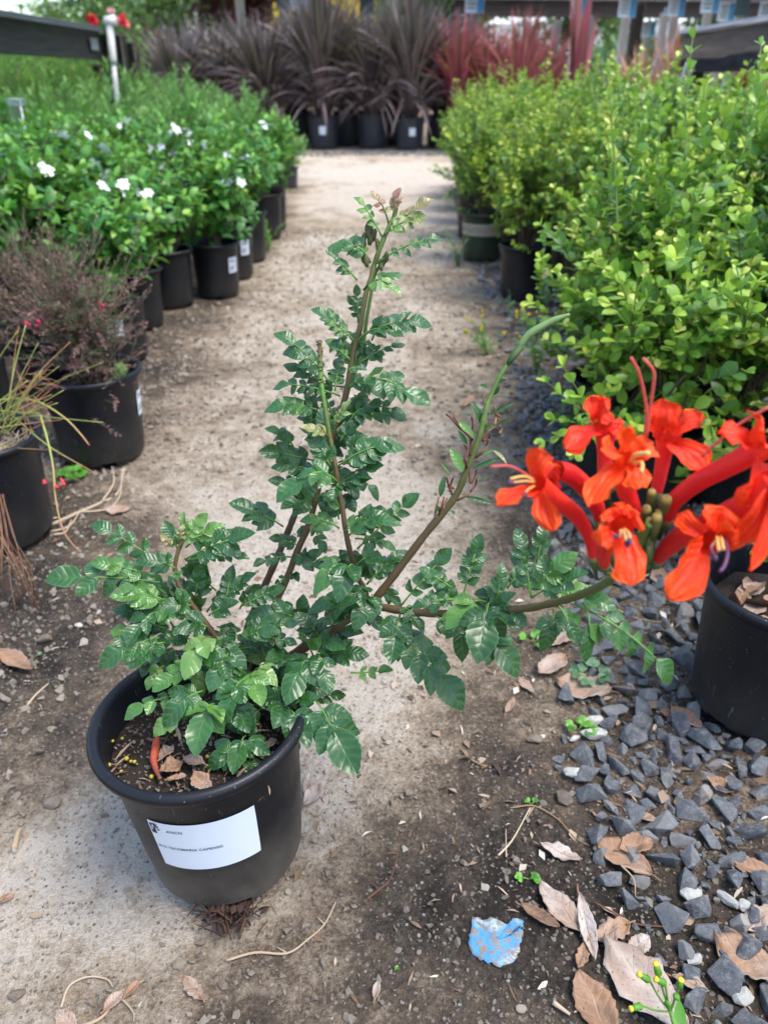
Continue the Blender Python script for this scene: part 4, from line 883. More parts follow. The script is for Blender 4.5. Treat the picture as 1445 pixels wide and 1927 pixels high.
def potted(name, label, cat, group, seed, kind, r=.083, h=.165, rb=.066, potmat='pot', lab=None, seg=48, hrot=.1, foliage=True):
    e = empty(name, (0, 0, 0), label, cat, group)
    mb = MB(); make_pot(mb, r, h, rb, seg, hrot=hrot); pt = mb.build('pot', M[potmat], e)
    mb = soil_disc(r-.0136, h-.035, seed); mb.build('soil', M['soil'], e)
    if lab is not None: small_label(pt, r, h, rb, lab)
    top = h-.035
    if kind == 'box':        # leafy boxwood with round 15-20 mm leaves
        sh = bush_shoots(seed, 120, (0, 0, top+.21), (.155, .155, .22), .11, up=.5)
        sh += bush_shoots(seed+1, 26, (0, 0, top+.35), (.12, .12, .16), .15, up=1.4); sh = [q for q in sh if q[2][2] > .19]
        mb = leafy(seed, sh, BXH, .0255, 1.08, .0165, mode='pair', tint=(.12, .75), tipyoung=.42, special=.004)
        tw = twigs(sh, (0, 0, top), .0010)
        mat = M['box']
    elif kind == 'box_low':
        sh = bush_shoots(seed, 130, (0, 0, top+.14), (.150, .150, .18), .09, up=.3); sh = [q for q in sh if q[2][2] > .12]
        mb = leafy(seed, sh, BXH, .0245, 1.05, .0160, mode='pair', tint=(.15, .80), tipyoung=.40, special=.003)
        tw = twigs(sh, (0, 0, top), .0010); mat = M['box']
    elif kind == 'box_far':
        sh = bush_shoots(seed, 130, (0, 0, top+.20), (.15, .15, .22), .10, up=.7)
        sh += bush_shoots(seed+1, 26, (0, 0, top+.34), (.12, .12, .16), .13, up=1.4)
        mb = leafy(seed, sh, [BXT, BXT2], .0225, 1.05, .0155, mode='pair', tint=(.12, .72), tipyoung=.45, special=.003); tw = twigs(sh, (0, 0, top), .0011); mat = M['box']
    elif kind == 'fine':
        sh = bush_shoots(seed, 190, (0, 0, top+.19), (.15, .15, .17), .075, up=.5); sh = [q for q in sh if q[2][2] > .16]
        sh += bush_shoots(seed+1, 24, (0, 0, top+.28), (.12, .12, .12), .09, up=1.2)
        mb = leafy(seed, sh, [BXT, BXT2], .0170, 1.0, .0120, mode='pair', tint=(.15, .72), tipyoung=.45, special=.006); tw = twigs(sh, (0, 0, top), .0010); mat = M['box_fine']
    elif kind == 'gard':
        sh = bush_shoots(seed, 66, (0, 0, top+.165), (.135, .135, .115), .075, up=.8); sh = [q for q in sh if q[2][2] > .185]
        mb = leafy(seed, sh, GDT, .044, 1.15, .020, ang=62, mode='pair', tint=(.15, .7), tipyoung=.35, special=.006); tw = twigs(sh, (0, 0, top), .0016, tint=.9); mat = M['gard']
    elif kind == 'lance':
        sh = bush_shoots(seed, 85, (0, 0, top+.16), (.15, .15, .16), .10, up=1.0)
        mb = leafy(seed, sh, [LNT], .046, 1.3, .013, ang=42, mode='pair', tint=(.2, .9), tipyoung=.2); tw = twigs(sh, (0, 0, top), .0014); mat = M['lance']
    elif kind == 'hedge':
        sh = bush_shoots(seed, 150, (0, 0, top+.27), (.14, .14, .28), .12, up=1.5)
        mb = leafy(seed, sh, [SMT], .022, .8, .012, ang=40, mode='pair', tint=(.1, .7), tipyoung=.55); tw = twigs(sh, (0, 0, top), .0014); mat = M['hedge']
    elif kind == 'purple':
        sh = bush_shoots(seed, 340, (0, 0, top+.12), (.132, .132, .15), .085, up=.35, inner=.15)
        sh += bush_shoots(seed+1, 30, (0, 0, top+.20), (.15, .15, .12), .12, up=1.2)
        mb = leafy(seed, sh, [NDT], .0095, 1.15, .0058, ang=48, mode='pair', tint=(.02, .75), tipyoung=.35, jit=.35); tw = twigs(sh, (0, 0, top), .0007, tint=.3); mat = M['purple']
    if foliage:
        tw.build('stem', M['bark'], e); mb.build('foliage', mat, e)
    return e
def white_flowers(parent, seed, n, c=(0, 0, .29), rad=(.14, .14, .14), L=.027):
    r = np.random.default_rng(seed); 
    for k in range(n):
        mb = MB(); d = nz(r.normal(size=3)*A(1, 1, .3)+A(0, -.5, .9)); p_ = A(*c)+d*np.asarray(rad)*1.05
        X = nz(np.cross(d, A(.3, 1, .2))); Y = np.cross(d, X)
        for i in range(7):
            a = i*6.283/7+r.normal()*.1; t = nz(X*math.cos(a)+Y*math.sin(a)+d*.25)
            mb.stamp(BXT, p_[None], frames(t[None], d[None], np.array([L*r.uniform(.85, 1.1)]), np.array([L*.75])), [.5])
        mb.build('flower', M['white_petal'], parent)
USED = set()
def put(proto, x, y, rz, s, label, group, sz=1.0):
    o = proto if proto.name not in USED else copy_tree(proto)
    if o is proto: USED.add(proto.name)
    o.location = (x, y, gz(x, y)); o.rotation_euler = (0, 0, rz); o.scale = (s, s, s*sz); o['label'] = label
    if group: o['group'] = group
    POTS.append((x, y, .066*s)); return o

# ---- right bed: boxwoods
random.seed(11)
bx = [potted('potted_boxwood', 'x', 'potted shrub', None, 100+i*7, 'box', lab=(2.6+i*.3) if i % 2 else None) for i in range(4)]
bf = [potted('potted_boxwood', 'x', 'potted shrub', None, 200+i*7, 'box_far', seg=32) for i in range(4)]
bn = [potted('potted_fine_boxwood', 'x', 'potted shrub', None, 300+i*7, 'fine', seg=40) for i in range(3)]
bl = potted('potted_boxwood', 'x', 'potted shrub', None, 171, 'box_low')
put(bl, .405, 1.065, .5, 1.0, 'low skirted boxwood in a black pot just behind the orange red flowers', 'boxwoods of the right bed', 1.0)
near = [(.40, 1.21, 0, 1.0, 'boxwood crowded between the low skirted one and the pot rim beside the seed pod', .86), (.415, 1.34, 1, .95, 'leafy boxwood at the path edge, pot rim showing beside the green seed pod', .88), (.50, 1.54, 2, .95, 'boxwood with a tall pale yellow shoot, second pot rim above the seed pod', 1.0),
        (.565, 1.14, 3, 1.0, 'boxwood in a black pot with a small white label, right behind the flowers', .86), (.60, .90, 0, .95, 'boxwood at the right edge of the photo, its pot below the last flower', .86), (.66, 1.42, 1, 1.05, 'boxwood with upright shoots behind the boxwood with the labelled pot', .95), (.79, 1.15, 2, 1.0, 'boxwood at the right edge of the photo behind the flower that leaves the frame', .92), (.80, 1.66, 3, 1.05, 'tall boxwood near the right edge with one bare shoot rising above the others', 1.0)]
NB = [put(bx[k], x, y, .18 if k == 3 and y < 1.2 else random.random()*6, s, lb, 'boxwoods of the right bed', sz) for x, y, k, s, lb, sz in near]
def tolocal(o, v):
    v = np.asarray(v, float)-A(*o.location); a = -o.rotation_euler[2]; c, s = math.cos(a), math.sin(a)
    return np.stack([v[..., 0]*c-v[..., 1]*s, v[..., 0]*s+v[..., 1]*c, v[..., 2]], -1)/A(*o.scale)
def shoot(o, pts, tint, ll=.024, sp=.024, sr=.0014, special=None, name='tall_shoot'):
    sh = [tuple(tolocal(o, np.array([P(*q) for q in p_]))) for p_ in pts]
    mb = leafy(int(pts[0][0][0]), sh, BXH, ll, 1.0, sp, ang=60, tint=tint, tipyoung=.1, special=special, start=.1); mb.build(name, M['box'], o)
    for s in sh:
        t = MB(); t.tube(bez(*s, 6), np.linspace(sr, sr*.5, 6), 5, .7); t.build('stem', M['stem'], o)
shoot(NB[2], [((1162, 470, 1.10), (1160, 300, 1.09), (1143, 140, 1.08))], (.80, .9), .024, .032, .0019, .30)
shoot(NB[5], [((1290, 360, 1.12), (1285, 200, 1.12), (1303, 72, 1.12))], (.6, .8), .022, .026)
shoot(NB[6], [((1380, 330, 1.12), (1430, 220, 1.12), (1432, 85, 1.12))], (.5, .8), .022, .026)
shoot(NB[7], [((1240, 380, 1.2), (1235, 260, 1.2), (1245, 190, 1.2))], (.7, .9), .02, .026)
shoot(bl, [((1190, 650, .98), (1190, 580, .95), (x_, y_, .93)) for x_, y_ in ((1120, 560), (1160, 510), (1205, 490), (1240, 540), (1265, 590))], (.72, .9), .023, .020, .0012, None, 'fresh_shoots')
shoot(NB[4], [((1400, 640, .88), (1400, 560, .86), (x_, y_, .84)) for x_, y_ in ((1340, 540), (1385, 500), (1425, 530), (1440, 600))], (.6, .8), .023, .020, .0012, None, 'fresh_shoots')
shoot(bl, [((1170, 800, .98), (1120, 800, .96), (x_, y_, .95)) for x_, y_ in ((1030, 720), (1045, 790), (1025, 830), (1060, 690), (1080, 850))], (.6, .85), .022, .018, .0012, None, 'low_shoots')
put(bn[0], .44, 2.48, 1.0, 1.02, 'fine leaved boxwood in the plain black pot at the right of the path', 'fine leaved boxwoods by the path', .98)
gp = potted('potted_fine_boxwood', 'fine leaved boxwood in the dark green pot with a tan lettered band', 'potted shrub', 'fine leaved boxwoods by the path', 333, 'fine', potmat='pot_green', seg=48)
mb = MB(); wrap_patch(mb, .066, .074, .092, .132, .165, 0, 6.283, .0012, 49, corner=0); gb = mb.build('band', M['band'], gp.children[0])
mb = MB()   # blurred capitals on the band
for i in range(40):
    a = i*.157; wrap_patch(mb, .066, .074, .104, .122, .165, a, a+.030, .0022, 2, corner=0)
    if i % 3: wrap_patch(mb, .066, .074, .119 if i % 2 else .104, .122 if i % 2 else .107, .165, a+.028, a+.09, .0022, 2, corner=0)
mb.build('band_lettering', M['ink_faint'], gb)
USED.add(gp.name); place(gp, .372, 3.06, 0, .3, 1.05); POTS.append((.372, 3.06, .07))
for o_ in gp.children: pass
far = 'boxwoods massed behind the front of the right bed'
edge = [(.40, 3.55, 'fine'), (.43, 3.95, 'fine'), (.46, 4.4, 'fine'), (.50, 4.85, 'fine')]
names_ = ['third', 'fourth', 'fifth', 'last']
for (x, y, k), nm in zip(edge, names_):
    put(bn[1], x, y, random.random()*6, 1.12, 'fine leaved boxwood beside the path, %s beyond the green pot' % {'third': 'first', 'fourth': 'second', 'fifth': 'third', 'last': 'fourth'}[nm], 'fine leaved boxwoods by the path', 1.0)
for y in np.arange(1.75, 5.3, .27):
    for x in np.arange(.62, 3.0, .27):
        if x > .5*y+.35 or (y < 1.95 and x < .95): continue
        if y > 2.1 and x < .66+.02*y: 
            put(bn[2 if random.random() < .5 else 1], x+random.uniform(-.03, .03)-.02, y+random.uniform(-.03, .03), random.random()*6, 1.15, 'fine leaved boxwood crowded just behind the row along the path', 'second row of fine leaved boxwoods', random.uniform(.95, 1.1)); continue
        if 3.0 < y < 4.7 and x > 1.15: sz = .80
        else: sz = random.uniform(.82, 1.0)
        put(random.choice(bf), x+random.uniform(-.04, .04), y+random.uniform(-.04, .04), random.random()*6, random.uniform(1.05, 1.2), 'boxwood crowded among its neighbours deep in the right bed', far, sz)

# near right pot at the edge of the frame
e = empty('potted_shrub', (.405, .635, 0), 'black pot of dead leaves and soil at the right edge, standing on the gravel', 'potted plant'); POTS.append((.405, .635, .068))
mb = MB(); make_pot(mb, .085, .165, .0655, 96, hrot=.57); mb.build('pot', M['pot'], e)
mb = soil_disc(.0695, .128, 8, .006); mb.build('soil', M['soil'], e)
mb = MB(); n_ = 22
ps = np.stack([rng.uniform(-.065, .0, n_), rng.uniform(-.06, .03, n_), np.full(n_, .137)], 1)
mb.stamp(RDT[0], ps, frames(rng.normal(size=(n_, 3))*A(1, 1, .2), rng.normal(size=(n_, 3))*.5+A(0, 0, 1), rng.uniform(.015, .035, n_), rng.uniform(.012, .028, n_)), rng.uniform(.05, .85, n_)); mb.build('dead_leaves', M['dry'], e)
q0 = A(.02, .02, .13); sh = []
for tx, ty, tz in ((1372, 1012, .80), (1400, 985, .80), (1440, 960, .80), (1460, 900, .8), (1500, 860, .8)):
    t = P(tx, ty, tz)-A(.405, .635, 0); sh.append((q0, (q0+t)/2+A(0, 0, .04), t))
mb = leafy(9, sh, BXH, .016, .95, .016, tint=(.3, .7), start=.35); mb.build('foliage', M['box'], e); twigs(sh, q0, .0012, tint=.4).build('stem', M['bark'], e)

# ---- left bed
rush = empty('potted_rush', (-.572, 1.0, 0), 'black pot at the left edge with wiry yellow green rush stems and drooping roots', 'potted plant'); POTS.append((-.575, 1.0, .07))
mb = MB(); make_pot(mb, .083, .165, .069, 72, hrot=.3); rp = mb.build('pot', M['pot'], rush)
mb = soil_disc(.0695, .14, 18, .008); mb.build('soil', M['soil'], rush)
RO = A(-.572, 1.0, 0)
mb = MB()
for i in range(60):     # straw mulch ring
    a = random.uniform(-2, 1); r = random.uniform(.03, .072); c = A(r*math.cos(a), r*math.sin(a), .148+random.random()*.008); d = A(-math.sin(a), math.cos(a), random.gauss(0, .2))*random.uniform(.01, .03)
    mb.tube(bez(c-d, c+A(0, 0, .004), c+d, 4), .0007, 4, random.uniform(.7, 1))
mb.build('straw', M['dead'], rush)
mb = MB(); fl = MB()
def rs(pts, r=.0014, t=(.1, .9)): 
    q = smoothpath([P(x, y, z)-RO for x, y, z in pts], 5); mb.tube(q, np.linspace(r, r*.6, len(q)), 5, np.linspace(*t, len(q)))
Zr = 1.06
rs([(-20, 758, Zr), (20, 750, Zr), (70, 755, 1.05), (120, 785, 1.03), (150, 815, 1.02), (168, 838, 1.02)], .0017, (.3, .85)); rs([(-20, 793, Zr), (30, 787, Zr), (76, 781, 1.05)], .0018, (.3, .3))
rs([(76, 781, 1.05), (90, 830, 1.03), (100, 880, 1.02), (105, 940, 1.01), (120, 1000, 1.0), (150, 1040, 1.0)], .0017, (.35, .95))
for i in range(58):
    bx_, by_ = random.uniform(-50, 20), random.uniform(770, 840); a = random.gauss(-.1, .75); l = random.uniform(70, 190)
    rs([(bx_, by_, Zr), (bx_+l*.5*math.sin(a), by_-l*.55*math.cos(a), Zr-.01), (bx_+l*math.sin(a)*1.1, by_-l*math.cos(a), Zr-.02)], random.uniform(.0006, .0012), (random.choice((.1, .3, .5)), random.choice((.5, .9, 1))))
for i in range(26):
    bx_ = random.uniform(30, 80); by_ = random.uniform(700, 790); a = random.gauss(1.3, .8); l = random.uniform(25, 60)
    rs([(bx_, by_, 1.05), (bx_+l*.5*math.sin(a), by_-l*.5*math.cos(a), 1.05), (bx_+l*math.sin(a), by_-l*math.cos(a)+6, 1.05)], .0006, (.8, 1))
mb.build('stem', M['grass'], rush)
for (x, y, ln, a) in ((118, 915, .022, 2.75), (86, 918, .013, 3.6), (108, 928, .009, 3.1)):
    f = MB(); c = P(x-4, y-16, 1.01)-RO; t = P(x+ln*300*math.sin(a), y-16-ln*700*math.cos(a), 1.01)-RO
    f.tube(bez(c, (c+t)/2, t, 5), [.0010, .0016, .0020, .0024, .0036], 8, .5); f.build('flower', M['red_petal'], rush)
mb = MB()
for i in range(15):
    x0 = random.uniform(-25, 8); mb.tube(smoothpath([P(x0, 930, 1.0)-RO, P(x0+random.uniform(0, 25), 1010, .985)-RO, P(x0+random.uniform(8, 60), 1080, .98)-RO, G(x0+random.uniform(15, 80), random.uniform(1120, 1165), .003)-RO], 4), .00065, 4, random.uniform(.0, .4))
mb.build('hanging_roots', M['dead'], rush)

pu = potted('potted_purple_shrub', 'twiggy purple grey shrub in a black pot with a white label on its right side', 'potted shrub', 'twiggy purple grey shrubs', 400, 'purple', r=.090, rb=.073, lab=.12, seg=72, hrot=.80)
put(pu, -.515, 1.29, 0, 1.0, pu['label'], 'twiggy purple grey shrubs', 1.0)
for i in range(3):
    f = MB(); c = A(random.uniform(-.16, .10), -.10, random.uniform(.22, .36)); 
    for j in range(6):
        t = c+nz(rng.normal(size=3)+A(0, -1, 0))*.007; f.tube([c, (c+t)/2, t], [.001, .0022, .001], 6, .5)
    f.build('flower', M['magenta'], pu)
for p_, T0, N0, l_, w_ in (([.055, -.02, .15], [.3, -.5, .5], [0, -.7, .6], .026, .03), ([.045, .02, .145], [.2, .3, .8], [.3, -.7, .5], .024, .028), ([.03, -.03, .14], [-.3, -.6, .4], [0, -.6, .8], .018, .02)):
    f = MB(); f.stamp(RDT[0], A(*p_)[None], frames(A(*T0)[None], A(*N0)[None], np.array([l_]), np.array([w_])), [.6]); f.build('weed_leaf', M['weed'], pu)
pu2 = potted('potted_purple_shrub', 'x', 'potted shrub', None, 410, 'purple', seg=40)
put(pu2, -.79, 1.38, 0, 1.1, 'twiggy purple grey shrub at the left edge behind the rush pot, with tall sparse twigs', 'twiggy purple grey shrubs', 1.3)
put(pu2, -.72, 1.62, 2, 1.0, 'twiggy purple grey shrub farthest back, between the near one and the gardenias', 'twiggy purple grey shrubs', .85)

gd = []
for i in range(5):
    o = potted('potted_gardenia', 'x', 'potted shrub', None, 500+i*3, 'gard', lab=None, seg=40, hrot=.62); gd.append(o)
gdl = potted('potted_gardenia', 'x', 'potted shrub', None, 540, 'gard', lab=R(-72), seg=48, hrot=.65)
gdw = []
gg = 'front row of gardenias along the left of the path'
put(gdl, -.655, 1.86, 0, 1.0, 'glossy green gardenia whose black pot has a large white printed label, nearest of its row', gg, .95)
put(gd[0], -.685, 2.14, 1, 1.0, 'gardenia in the second black pot of the left row, pot interior showing', gg)
put(gd[1], -.655, 2.38, 2, 1.03, 'gardenia in the third black pot of the left row, with bare forked lower stems', gg)
gl2 = copy_tree(gdl); gl2['label'] = 'gardenia in the widest black pot of the left row, small white label at its right'; gl2['group'] = gg; gl2.location = (-.53, 2.50, gz(-.53, 2.5)); gl2.rotation_euler = (0, 0, .72); gl2.scale = (.98, .98, 1.02); POTS.append((-.53, 2.5, .07))
gl3 = copy_tree(gdl); gl3['label'] = 'gardenia in the labelled pot behind and right of the widest pot of the left row'; gl3['group'] = gg; gl3.location = (-.525, 2.76, gz(-.525, 2.76)); gl3.rotation_euler = (0, 0, .55); gl3.scale = (1, 1, 1.08); POTS.append((-.525, 2.76, .07))
put(gd[2], -.52, 3.05, 2, 1.0, 'last gardenia of the left row, its dark pot half hidden by leaves', gg, 1.1)
for y in np.arange(1.95, 4.1, .225):
    for x in np.arange(-.92, -3.0, -.225):
        xx = x+(.12 if y > 3.1 else 0)+(.25 if y > 3.3 else 0)
        if xx < -.5*y-.42: continue
        if y < 2.2 and xx > -.8: continue
        fl_ = False
        put(random.choice(gdw if fl_ else gd), xx+random.uniform(-.03, .03), y+random.uniform(-.03, .03), random.random()*6, 1.08, 'gardenia with a white bloom or two deep in the left bed' if fl_ else 'green gardenia without blooms deep in the left bed', 'blooming gardenias deep in the left bed' if fl_ else 'gardenias deep in the left bed', random.uniform(.95, 1.15))
GARD = [o for o in COL.objects if o.name.startswith('potted_gardenia') and o.parent is None]
def bloom(px, py, L=.026):
    r = ray(px, py); hit = SC.ray_cast(DG, Vector((0, 0, CH)), Vector(r).normalized())
    if not hit[0]: return
    o = hit[4]
    while o.parent: o = o.parent
    if not o.name.startswith('potted_gardenia'): return
    o = bpy.data.objects[o.name]; w = A(*hit[1])-nz(r)*.012; p_ = tolocal(o, w); r = random; mb = MB()
    d = nz(A(r.gauss(0, .4), -.8, .7)); X = nz(np.cross(d, A(.3, 1, .2))); Y = np.cross(d, X)
    for i in range(7):
        a = i*6.283/7+r.gauss(0, .15); t = nz(X*math.cos(a)+Y*math.sin(a)+d*r.uniform(.05, .5))
        mb.stamp(BXT, p_[None], frames(t[None], d[None], np.array([L*r.uniform(.8, 1.1)]), np.array([L*.8])), [.5])
    mb.build('flower', M['white_petal'], o); BL.append(o)
BL = []; bpy.context.view_layer.update(); DG = bpy.context.evaluated_depsgraph_get()
for q in ((195, 280), (285, 276), (302, 274), (232, 347), (200, 331), (258, 326), (415, 207), (465, 246), (382, 273), (452, 342), (8, 335), (288, 300), (325, 290), (150, 300), (350, 250), (90, 320), (430, 290), (260, 365), (120, 255), (240, 232)): [bloom(q[0]+dx, q[1]+dy, .019 if q[1] > 250 else .024) for dx, dy in ((0, 0), (random.uniform(-40, 40), random.uniform(-25, 25)))]
for o in set(BL):
    w = A(*o.location); px_ = 722+w[0]/(w[1]*cp+.1)*FPX
    k = sum(1 for b in BL if b == o)
    o['label'] = ('gardenia with %s in the %s of the left bed' % ('one white bloom' if k == 1 else 'several white blooms', 'far back' if w[1] > 3.6 else ('far left front' if px_ < 60 else ('middle' if px_ < 260 else 'right part')))); o['group'] = 'gardenias in white bloom'
ln_ = [potted('potted_willowy_shrub', 'x', 'potted shrub', None, 600+i, 'lance', potmat='pot_grey', seg=32) for i in range(3)]
put(ln_[0], -.70, 4.25, 0, 1.15, 'narrow leaved shrub in a grey pot at the front corner behind the gardenias', 'narrow leaved shrubs', 1.1)
put(ln_[1], -.62, 5.35, 1, .95, 'low narrow leaved shrub in a small pot, farthest along the left side', 'narrow leaved shrubs', .8)
put(ln_[2], -.74, 4.75, 2, 1.1, 'narrow leaved shrub in a pot second from the far left corner of the path', 'narrow leaved shrubs', 1.1)
for y in np.arange(4.1, 5.3, .28):
    for x in np.arange(-1.0, -3.3, -.27):
        if x < -.5*y-.4: continue
        put(random.choice(ln_), x+random.uniform(-.04, .04), y+random.uniform(-.04, .04), random.random()*6, 1.15, 'narrow leaved shrub in the block behind the gardenias', 'block of narrow leaved shrubs', random.uniform(.95, 1.2))
hd = [potted('potted_hedge_shrub', 'x', 'potted shrub', None, 650+i, 'hedge', seg=24) for i in range(3)]
for y in np.arange(5.1, 6.7, .33):
    for x in np.arange(-1.78, -3.6, -.30):
        if x < -.5*y-.5: continue
        put(random.choice(hd), x+random.uniform(-.04, .04), y+random.uniform(-.05, .05), random.random()*6, 1.25, 'upright bright green hedge shrub under the wooden rail on the left', 'upright hedge shrubs at the left', random.uniform(.9, 1.02))
# ---- purple and red flax
def flax(name, label, group, seed, H, n, spread, mat, w=.022, potm='pot_grey', r=.16, ph=.30, lab=True, upright=0.):
    e = empty(name, (0, 0, 0), label, 'potted flax', group); rr = np.random.default_rng(seed)
    mb = MB(); make_pot(mb, r, ph, r*.82, 32); pt = mb.build('pot', M[potm], e)
    if lab: 
        mb = MB(); wrap_patch(mb, r*.82, r-.009, ph*.45, ph*.70, ph, R(-90)-.22, R(-90)+.22, .002, 5, corner=.05); mb.build('label', M['sticker'], pt)
    mb = soil_disc(r-.015, ph-.04, seed); mb.build('soil', M['soil'], e)
    mb = MB()
    for i in range(n+55 if mat is M['flax'] else n):
        a = rr.random()*6.283; out = A(math.cos(a), math.sin(a), 0); q = rr.random()**(.7+upright); L = H*rr.uniform(.7, 1.08)
        if i >= n: L = .72*rr.uniform(.7, 1.1)
        lean = (spread if i < n else 1.5)*q; b = out*.05*rr.random()+A(0, 0, ph-.05); t = b+out*L*math.sin(lean)+A(0, 0, L*math.cos(lean))
        c = b+nz(out*math.sin(lean*.35)+A(0, 0, math.cos(lean*.35)))*L*.62; t = t-A(0, 0, L*.28*q*q*q); t[2] = max(t[2], .04)
        k = 8; pts = bez(b, c, t, k); T = nzr(np.gradient(pts, axis=0)); S = nzr(np.cross(T, A(out[0], out[1], .25)[None].repeat(k, 0)+rr.normal(size=3)*.3)); Nn = np.cross(S, T)
        wd = w*rr.uniform(.7, 1.2)*np.interp(np.linspace(0, 1, k), [0, .3, .7, 1], [.7, 1, .75, .05])
        Pm = np.stack([pts-S*wd[:, None]*.5+Nn*wd[:, None]*.18, pts, pts+S*wd[:, None]*.5+Nn*wd[:, None]*.18], 1)
        mb.grid(Pm, np.clip(rr.normal(.45, .25), 0, 1))
    mb.build('foliage', mat, e); return e
fx = [flax('potted_purple_flax', 'x', None, 700+i, (.95, .92, 1.24)[i], 380, (1.12, 1.05, .55)[i], M['flax'], .029) for i in range(3)]
def fput(o, x, y, rz, s, lab, grp, sz=1.0):
    o2 = o if o.name not in USED else copy_tree(o); USED.add(o.name)
    o2.location = (x, y, 0); o2.rotation_euler = (0, 0, rz); o2.scale = (s, s, s*sz); o2['label'] = lab; o2['group'] = grp; POTS.append((x, y, .13)); return o2
gx = lambda px, Yp: (px-722.5)/FPX*(Yp*cp+.1)/1.0
pg = 'purple brown flax clumps across the end of the path'
for px, yy, k, s, lab in ((340, 8.75, 0, .95, 'leftmost purple brown flax, arching low beside wooden posts'), (420, 8.85, 1, .95, 'second purple brown flax from the left, its pot hidden by leaves'), (505, 8.75, 0, 1.0, 'third purple brown flax from the left, behind the white gardenias'),
                          (607, 8.62, 2, 1.0, 'tall upright purple brown flax in a pot with a white label, middle of the row'), (702, 8.7, 1, 1.05, 'purple brown flax in a shaded pot with a small label, right of the tallest'), (772, 8.5, 2, .95, 'purple brown flax in the blue grey pot at the right end of the path'), (655, 9.15, 0, 1.1, 'purple brown flax standing behind the tallest one'), (560, 9.3, 1, 1.1, 'purple brown flax behind and left of the tallest one'),
                          (740, 9.2, 0, 1.1, 'purple brown flax at the back, between the two right hand pots'), (830, 8.9, 0, 1.0, 'purple brown flax nearest the red flax'), (460, 9.4, 1, 1.05, 'purple brown flax half hidden behind the second and third'), (380, 9.4, 0, 1.0, 'purple brown flax farthest back on the left')):
    fput(fx[k], gx(px, yy), yy, {607: 0, 772: .15}.get(px, random.random()*6), s, lab, pg)
fr = [flax('potted_red_flax', 'x', None, 720, .90, 170, .55, M['flax_red'], .030), flax('potted_red_flax', 'x', None, 721, 1.02, 11, .12, M['flax_red'], .055)]
for px, yy, k, s, lab in ((915, 8.3, 0, .95, 'red flax clump next to the purple row'), (975, 8.0, 0, 1.0, 'red flax clump in the middle of the red ones'), (1020, 8.6, 0, .9, 'red flax clump at the right, partly behind the boxwoods'), (862, 8.35, 0, 1.0, 'red flax clump mixed into the purple row at its right end')):
    fput(fr[k], gx(px, yy), yy, random.random()*6, s, lab, 'red flax clumps')
fput(fr[1], gx(1083, 6.6), 6.6, 0, 1.1, 'tall red cordyline with two broad blades reaching the top of the photo', 'red flax clumps', 1.0)
fp = flax('potted_pink_flax', 'x', None, 722, .62, 60, .42, M['flax_pink'], .03)
for px, yy, s, lab in ((1200, 5.9, .95, 'pinkish orange flax rising behind the boxwoods beside a white stake'), (1160, 6.6, .9, 'pinkish orange flax left of and behind the brightest pink one'), (1265, 6.6, 1.1, 'pinkish orange flax near the right hand rail'), (1410, 6.8, 1.1, 'pinkish orange flax at the far right behind the rail')):
    fput(fp, gx(px, yy), yy, random.random()*6, s, lab, 'pink flax clumps')
# ------------------------------------------------------------------ fences, signs, trees and far things
random.seed(5)
def PY(px, py, Yp):                      # pixel at a world distance Y
    r = ray(px, py); return A(0, 0, CH)+r*(Yp/r[1])
fe = empty('wooden_fence', (-1.6, 5.0, 0), 'dark weathered wooden rail with grey top board and posts, on the left', 'fence'); FO = A(-1.6, 5.0, 0)
y0, y1 = 2.6, 5.0; xa = lambda y: -1.68+.043*(y-3)*1.0
def rail(e, O, p0, p1, zc, hh, tt, mat, name):
    p0 = A(*p0); p1 = A(*p1); d = p1-p0; L = np.linalg.norm(d); mb = MB(); mb.box((0, 0, 0), (tt, L, hh))
    o = mb.build(name, mat, e); c = (p0+p1)/2; o.location = (c[0]-O[0], c[1]-O[1], zc-O[2]); o.rotation_euler = (0, 0, math.atan2(-d[0], d[1])); return o
rail(fe, FO, (xa(y0), y0), (xa(y1), y1), .770, .135, .045, M['wood'], 'rail')
rail(fe, FO, (xa(y0)-.01, y0), (xa(y1)-.01, y1), .850, .022, .10, M['wood_top'], 'top_board')
def post(e, O, x, y, w, d, h, mat=None, name='post', tilt=0):
    mb = MB(); mb.box((0, 0, 0), (w, d, h)); o = mb.build(name, mat or M['wood'], e); o.location = (x-O[0], y-O[1], h/2-.01); o.rotation_euler = (0, tilt, 0); return o
p = PY(208, 120, 5.04); post(fe, FO, p[0], 5.05, .055, .09, .84)
p = PY(227, 120, 5.25); post(fe, FO, p[0], 5.25, .075, .09, .845)
p = PY(247, 120, 6.1); post(fe, FO, p[0], 6.1, .10, .10, .84)
p = PY(183, 120, 5.6); post(fe, FO, p[0], 5.6, .05, .09, .70)
mb = MB(); t = PY(176, 83, 4.93); mb.box((t[0]-FO[0]+.028, 4.86-5.0, t[2]), (.004, .11, .055)); mb.build('label', M['signwhite'], fe)
pv = empty('white_pipe', tuple(PY(222, 230, 4.9)*A(1, 1, 0)), 'white plastic pipe leaning against the end of the left wooden rail', 'pipe'); PO = A(*pv.location)
a = PY(206, 45, 4.9)-PO; b = PY(224, 225, 4.9)-PO; d = nz(b-a); b2 = b+d*(b[2]/-d[2])*.98
mb = MB(); mb.tube([a, a+(b-a)*.35, a+(b-a)*.40], .019, 10); mb.tube([a+(b-a)*.401, a+(b-a)*.6, b2], .014, 10); mb.build('pipe', M['pvc'], pv)
mb = MB(); mb.tube([a+A(-.02, 0, .012), a+A(.035, 0, .02)], .026, 10); mb.build('elbow', M['pvc'], pv)
